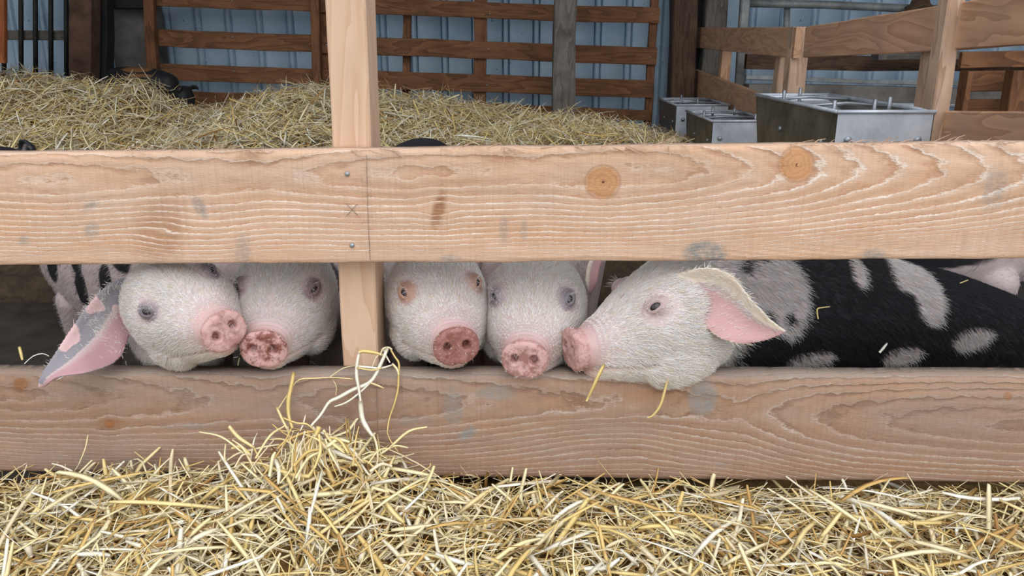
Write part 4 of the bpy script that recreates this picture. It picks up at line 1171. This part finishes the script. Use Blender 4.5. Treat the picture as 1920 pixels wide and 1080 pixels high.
HB = lambda lo, hi: (np.array(lo), np.array(hi))

# second from left: white, snout turned a little left
sn = P(493, 658, 1.285)
make_pig('white pig second from left, snout caked with dark mud, against the leftmost one', sn, yaw=3, pitch=4, roll=3, s=1.03,
  body=torso([(-.43, 1.60, .50, .085, .10, .09), (-.45, 1.75, .48, .12, .14, .15), (-.50, 1.98, .46, .15, .16, .17), (-.56, 2.25, .46, .14, .15, .15), (-.58, 2.38, .45, .10, .11, .11)]),
  legs=[leg(-.40, 1.78, .40, .05), leg(-.54, 1.82, .40, .05), leg(-.48, 2.28, .40, .055, hind=True), leg(-.65, 2.28, .40, .055, hind=True)],
  ears=[([P(590, 470, 1.56), P(612, 478, 1.54), P(634, 505, 1.53), P(641, 540, 1.53)], [P(588, 500, 1.57), P(600, 525, 1.56), P(622, 545, 1.54), P(640, 548, 1.53)], .12, 0), ([P(462, 460, 1.60), P(452, 470, 1.58), P(440, 480, 1.58)], [P(485, 465, 1.60), P(475, 480, 1.58), P(445, 486, 1.58)], .12, 0)],
  mud=1.0, eye_col=np.array(srgb(104, 80, 84)[:3]), hair=(46000, 12000), seed=2, headshade=.84, bodytint=(.8, .8, .84), hair_bounds=HB((-.8, 1.3, .3), (0, 1.95, .8)))  # head hair dimmed in colour to carry the shadow behind the post
# third: right of the post
sn = P(857, 652, 1.275)
make_pig('white pig right of the post, with a reddish brown muddy snout', sn, yaw=15, pitch=1, roll=-4, s=1.02,
  body=torso([(-.165, 1.60, .50, .085, .10, .09), (-.18, 1.78, .49, .12, .14, .15), (-.20, 2.0, .47, .145, .16, .17), (-.24, 2.25, .46, .14, .15, .15), (-.26, 2.38, .45, .10, .11, .11)]),
  legs=[leg(-.11, 1.80, .40, .05), leg(-.25, 1.80, .40, .05), leg(-.16, 2.28, .40, .055, hind=True), leg(-.33, 2.28, .40, .055, hind=True)],
  ears=[([P(740, 455, 1.58), P(728, 470, 1.55), P(716, 485, 1.55)], [P(770, 455, 1.58), P(752, 476, 1.55), P(722, 488, 1.55)], .12, 0), ([P(880, 455, 1.60), P(900, 465, 1.58), P(915, 482, 1.58)], [P(860, 460, 1.60), P(880, 478, 1.58), P(908, 486, 1.58)], .12, 0)],
  mud=.7, muddark=np.array(srgb(142, 92, 84)[:3]), eye_col=np.array(srgb(170, 130, 110)[:3]), hair=(46000, 6000), seed=3, hair_bounds=HB((-.5, 1.3, .3), (.1, 1.95, .8)))
# fourth: facing straight out
sn = P(983, 677, 1.268)
make_pig('white pig facing straight out, pale pink snout over the lower board', sn, yaw=-7, pitch=3, roll=1, s=1.03,
  body=torso([(.02, 1.60, .50, .085, .10, .09), (.04, 1.78, .49, .115, .14, .15), (.08, 2.0, .47, .14, .16, .17), (.12, 2.25, .46, .14, .15, .15), (.14, 2.38, .45, .10, .11, .11)]),
  legs=[leg(.11, 1.80, .40, .05), leg(-.03, 1.80, .40, .05), leg(.21, 2.28, .40, .055, hind=True), leg(.04, 2.28, .40, .055, hind=True)],
  ears=[([P(935, 455, 1.58), P(922, 468, 1.55), P(912, 482, 1.55)], [P(960, 455, 1.58), P(945, 474, 1.55), P(918, 486, 1.55)], .12, 0), ([P(1040, 452, 1.58), P(1066, 462, 1.56), P(1086, 480, 1.56)], [P(1020, 458, 1.58), P(1046, 476, 1.56), P(1078, 485, 1.56)], .12, 0)],
  mud=.62, eye_col=np.array(srgb(120, 112, 120)[:3]), eye_shade=(1, 1), hair=(46000, 6000), seed=4, hair_bounds=HB((-.3, 1.3, .3), (.3, 1.95, .8)))
# first: leaning to the right, big ear over the board
sn = P(423, 622, 1.262)
GREYEAR = np.array(srgb(136, 130, 136)[:3]); EPK = EARPINK; EARPINK = np.array(srgb(172, 132, 136)[:3])
bs = lambda px, py, Y, rx, rz, v=1.0, ry=.25: (P(px, py, Y), (rx, ry, rz), v)
make_pig('leftmost white pig with black body spots, long grey-pink ear hanging over the board', sn, yaw=41, pitch=-6, roll=-24, s=.99,
  body=torso([(-.60, 1.55, .50, .085, .10, .10), (-.68, 1.66, .49, .12, .145, .16), (-.82, 1.80, .48, .15, .165, .18), (-1.0, 1.95, .48, .15, .16, .17), (-1.13, 2.05, .47, .11, .12, .13)]) + [[(-.60, 1.41, .475, .06, .07, .075), (-.655, 1.47, .465, .085, .09, .09), (-.70, 1.62, .48, .11, .13, .13)]],
  legs=[leg(-.66, 1.60, .40, .05), leg(-.76, 1.86, .40, .05), leg(-1.06, 1.88, .40, .045, dx=-.03, hind=True), leg(-1.12, 2.08, .40, .055, hind=True)],
  ears=[([P(268, 512, 1.40), P(205, 530, 1.375), P(152, 588, 1.33), P(112, 650, 1.285), P(76, 705, 1.248), P(70, 728, 1.245)], [P(272, 590, 1.40), P(243, 632, 1.36), P(222, 676, 1.315), P(165, 699, 1.262), P(110, 708, 1.246), P(84, 727, 1.245)], .10, .05),
        ([P(355, 455, 1.60), P(380, 462, 1.58), P(400, 475, 1.58)], [P(340, 460, 1.60), P(365, 476, 1.58), P(394, 482, 1.58)], .12, 0)],
  spots=[bs(55, 520, 1.75, .03, .045), bs(120, 560, 1.66, .022, .048), bs(124, 505, 1.7, .020, .022), bs(170, 540, 1.60, .022, .04), bs(208, 512, 1.58, .04, .014), bs(95, 470, 1.8, .05, .03), bs(20, 600, 1.8, .04, .04)],
  earsplit=.42, mud=.5, eye_col=np.array(srgb(96, 90, 98)[:3]), hair=(50000, 24000), seed=5, headshade=.96, bodytint=(.70, .69, .70), hair_bounds=HB((-1.3, 1.2, .25), (-.4, 2.2, .8)))
EARPINK = EPK
# fifth: sideways, its black and white body along the fence
sn = P(1068, 656, 1.30)
pale_ear = True
wb = lambda px, py, Y, rx, rz, v=0.0, ry=.3: (P(px, py, Y), (rx, ry, rz), v)
side_pig = make_pig('sideways white-headed pig with pale ear and black and white body along the fence', sn, yaw=-71, pitch=3, roll=-2, s=1.12,
  body=torso([(.28, 1.47, .48, .09, .10, .11), (.42, 1.56, .455, .13, .165, .16), (.60, 1.66, .435, .165, .17, .19), (.82, 1.74, .385, .17, .155, .18), (1.02, 1.80, .345, .16, .14, .17), (1.20, 1.84, .31, .12, .11, .14)]),
  legs=[leg(.44, 1.50, .36, .055), leg(.46, 1.70, .36, .055), leg(1.06, 1.74, .29, .065, hind=True), leg(1.08, 1.90, .29, .065, hind=True)],
  ears=[([P(1268, 512, 1.32), P(1325, 500, 1.285), P(1372, 515, 1.265), P(1412, 562, 1.25), P(1448, 600, 1.25), P(1474, 620, 1.26)], [P(1286, 575, 1.30), P(1312, 606, 1.275), P(1348, 634, 1.255), P(1388, 646, 1.25), P(1430, 641, 1.25), P(1472, 624, 1.26)], .16, .06),
        ([P(1124, 462, 1.63), P(1102, 495, 1.62), P(1097, 530, 1.61), P(1104, 553, 1.61)], [P(1146, 466, 1.63), P(1126, 500, 1.62), P(1120, 530, 1.61), P(1108, 554, 1.61)], .12, 0)],
  base_black=True,
  spots=[(sn + np.array([.14, .12, .02]), (.20, .3, .26), 0.0), wb(1325, 560, 1.5, .05, .16), wb(1440, 525, 1.52, .062, .05), wb(1465, 560, 1.52, .045, .06), wb(1470, 590, 1.5, .012, .014, 1.0, .2), wb(1720, 520, 1.6, .045, .035), wb(1752, 565, 1.6, .042, .052), wb(1600, 508, 1.6, .018, .026), wb(1520, 672, 1.5, .05, .018), wb(1712, 682, 1.52, .05, .02), wb(1862, 660, 1.55, .062, .024)],
  mud=.45, eye_col=np.array(srgb(168, 142, 140)[:3]), eye_shade=(.8, .75), hair=(56000, 70000), seed=6, bodytint=(.66, .68, .72), chin_cream=.9, hair_bounds=HB((.2, 1.2, .25), (1.4, 1.8, .75)))
pale_ear = False
# others further inside, seen in slivers
def simple_pig(label, c, ang, s, spots, black, seed, voxel=.006, z=.46, hair=0, noears=False, pitch=10, bend=0, drop=.06, reach=.80):
    ca, sa = math.cos(ang), math.sin(ang)
    W = lambda l, d_: (c[0] + (ca * l - sa * d_) * s, c[1] + (sa * l + ca * d_) * s)
    zz = c[2]
    b = [(*W(-.42, 0), zz - .02 * s, .09 * s, .10 * s, .11 * s), (*W(-.30, 0), zz, .15 * s, .16 * s, .18 * s), (*W(-.05, 0), zz, .17 * s, .175 * s, .2 * s), (*W(.22, 0), zz, .15 * s, .165 * s, .18 * s), (*W(.42, 0), zz + .0 * s, .10 * s, .12 * s, .12 * s)]
    lg = []
    if zz > .3:
        lg = [leg(*W(.22, .09), zz - .08, .055 * s, foot=max(.02, zz - .5)), leg(*W(.22, -.09), zz - .08, .055 * s, foot=max(.02, zz - .5)), leg(*W(-.3, .09), zz - .08, .06 * s, foot=max(.02, zz - .5), hind=True), leg(*W(-.3, -.09), zz - .08, .06 * s, foot=max(.02, zz - .5), hind=True)]
    sn = np.array([*W(reach, bend), zz - drop * s])
    yaw = math.degrees(ang) + 90
    RH = rot_head(yaw, pitch, 0)
    e2 = []
    for sd in (() if noears else (-1, 1)):
        tw = lambda p: (np.array(p) * s * 1.08 / 1000) @ RH.T + sn
        e2.append(([tw((sd * 42, 215, 95)), tw((sd * 62, 205, 136)), tw((sd * 88, 185, 144)), tw((sd * 118, 165, 122))], [tw((sd * 80, 215, 62)), tw((sd * 106, 205, 85)), tw((sd * 120, 185, 102)), tw((sd * 122, 163, 116))], .14, 0))
    return make_pig(label, sn, yaw=yaw, pitch=pitch, roll=0, s=s * 1.06, body=[b], legs=lg, ears=e2, spots=spots, base_black=black, seed=seed, voxel=voxel, hair=(0, hair), mud=.6, bodytint=(.7, .7, .74))
simple_pig('white and black pig behind the sideways one, only its back showing at right', (.97, 2.05, .505), R(178), .85,
   [(P(1790, 502, 1.97), (.09, .3, .022), 0.0), (P(1890, 505, 1.97), (.14, .3, .05), 0.0)], True, 11, hair=16000, reach=.64)
EP = EARPINK; EARPINK = BLACK * 1.6; GREYEAR = BLACK * 1.2
simple_pig('black pig at far left with only its ear tips above the fence', (-1.56, 3.0, .44), R(-90), .9, [], True, 12, drop=-.125)
simple_pig('black pig in the middle whose back just shows above the fence, right of the post', (-.32, 2.72, .517), R(90), .95, [], True, 13, pitch=30, noears=True, drop=.22)
KEEP = WHITE; WHITE = np.array(srgb(120, 84, 52)[:3])
simple_pig('dark pig with brown streaks sleeping in the straw by the left gate', (-2.02, 4.46, .785), R(-24), .54, [((-2.0, 4.4, .868), (.09, .2, .014), 0.0), ((-1.96, 4.4, .838), (.08, .2, .008), 0.0)], True, 14, pitch=50, drop=.26, reach=.68)
WHITE = KEEP

# bits of straw on the coats
def on_coat(pix, Y, wpx, label, side=True):
    pts = []
    for (x, y), yy in zip(pix, Y):
        d_ = Vector(ray(x, y)).normalized(); ok, hit, _, _ = side_pig.ray_cast(Vector(C0), d_)
        pts.append(np.array(hit - d_ * .012) if ok and side else P(x, y, yy))
    pts = spline(pts, 7)
    o = strip_mesh('straw', [(pts, wpx / 950, .0015)], M['straw'], None); tag(o, label, 'straw')
    o.data.attributes['tone'].data.foreach_set('value', np.full(len(o.data.vertices), .82 if 'white' in label or 'pale' in label.split(' behind')[0].split(' nearest')[0] else .3, np.float32))
on_coat([(1534, 598), (1532, 580), (1541, 577), (1556, 575)], [1.50, 1.50, 1.50, 1.50], 3, 'thin bent straw on the black flank, nearest the pale ear')
on_coat([(1649, 661), (1656, 653), (1664, 643)], [1.545, 1.545, 1.545], 5.5, 'short white straw low on the black flank')
on_coat([(1800, 531), (1808, 528), (1815, 525)], [1.58, 1.58, 1.58], 3, 'tiny straw fragment high on the black rump')
on_coat([(36, 650), (39, 662), (42, 675)], [1.40, 1.395, 1.39], 6, 'short yellow straw standing behind the lower board at far left', False)
on_coat([(46, 682), (62, 668), (80, 663), (92, 668)], [1.39, 1.385, 1.385, 1.38], 2, 'thin pale curved straw behind the lower board at far left', False)
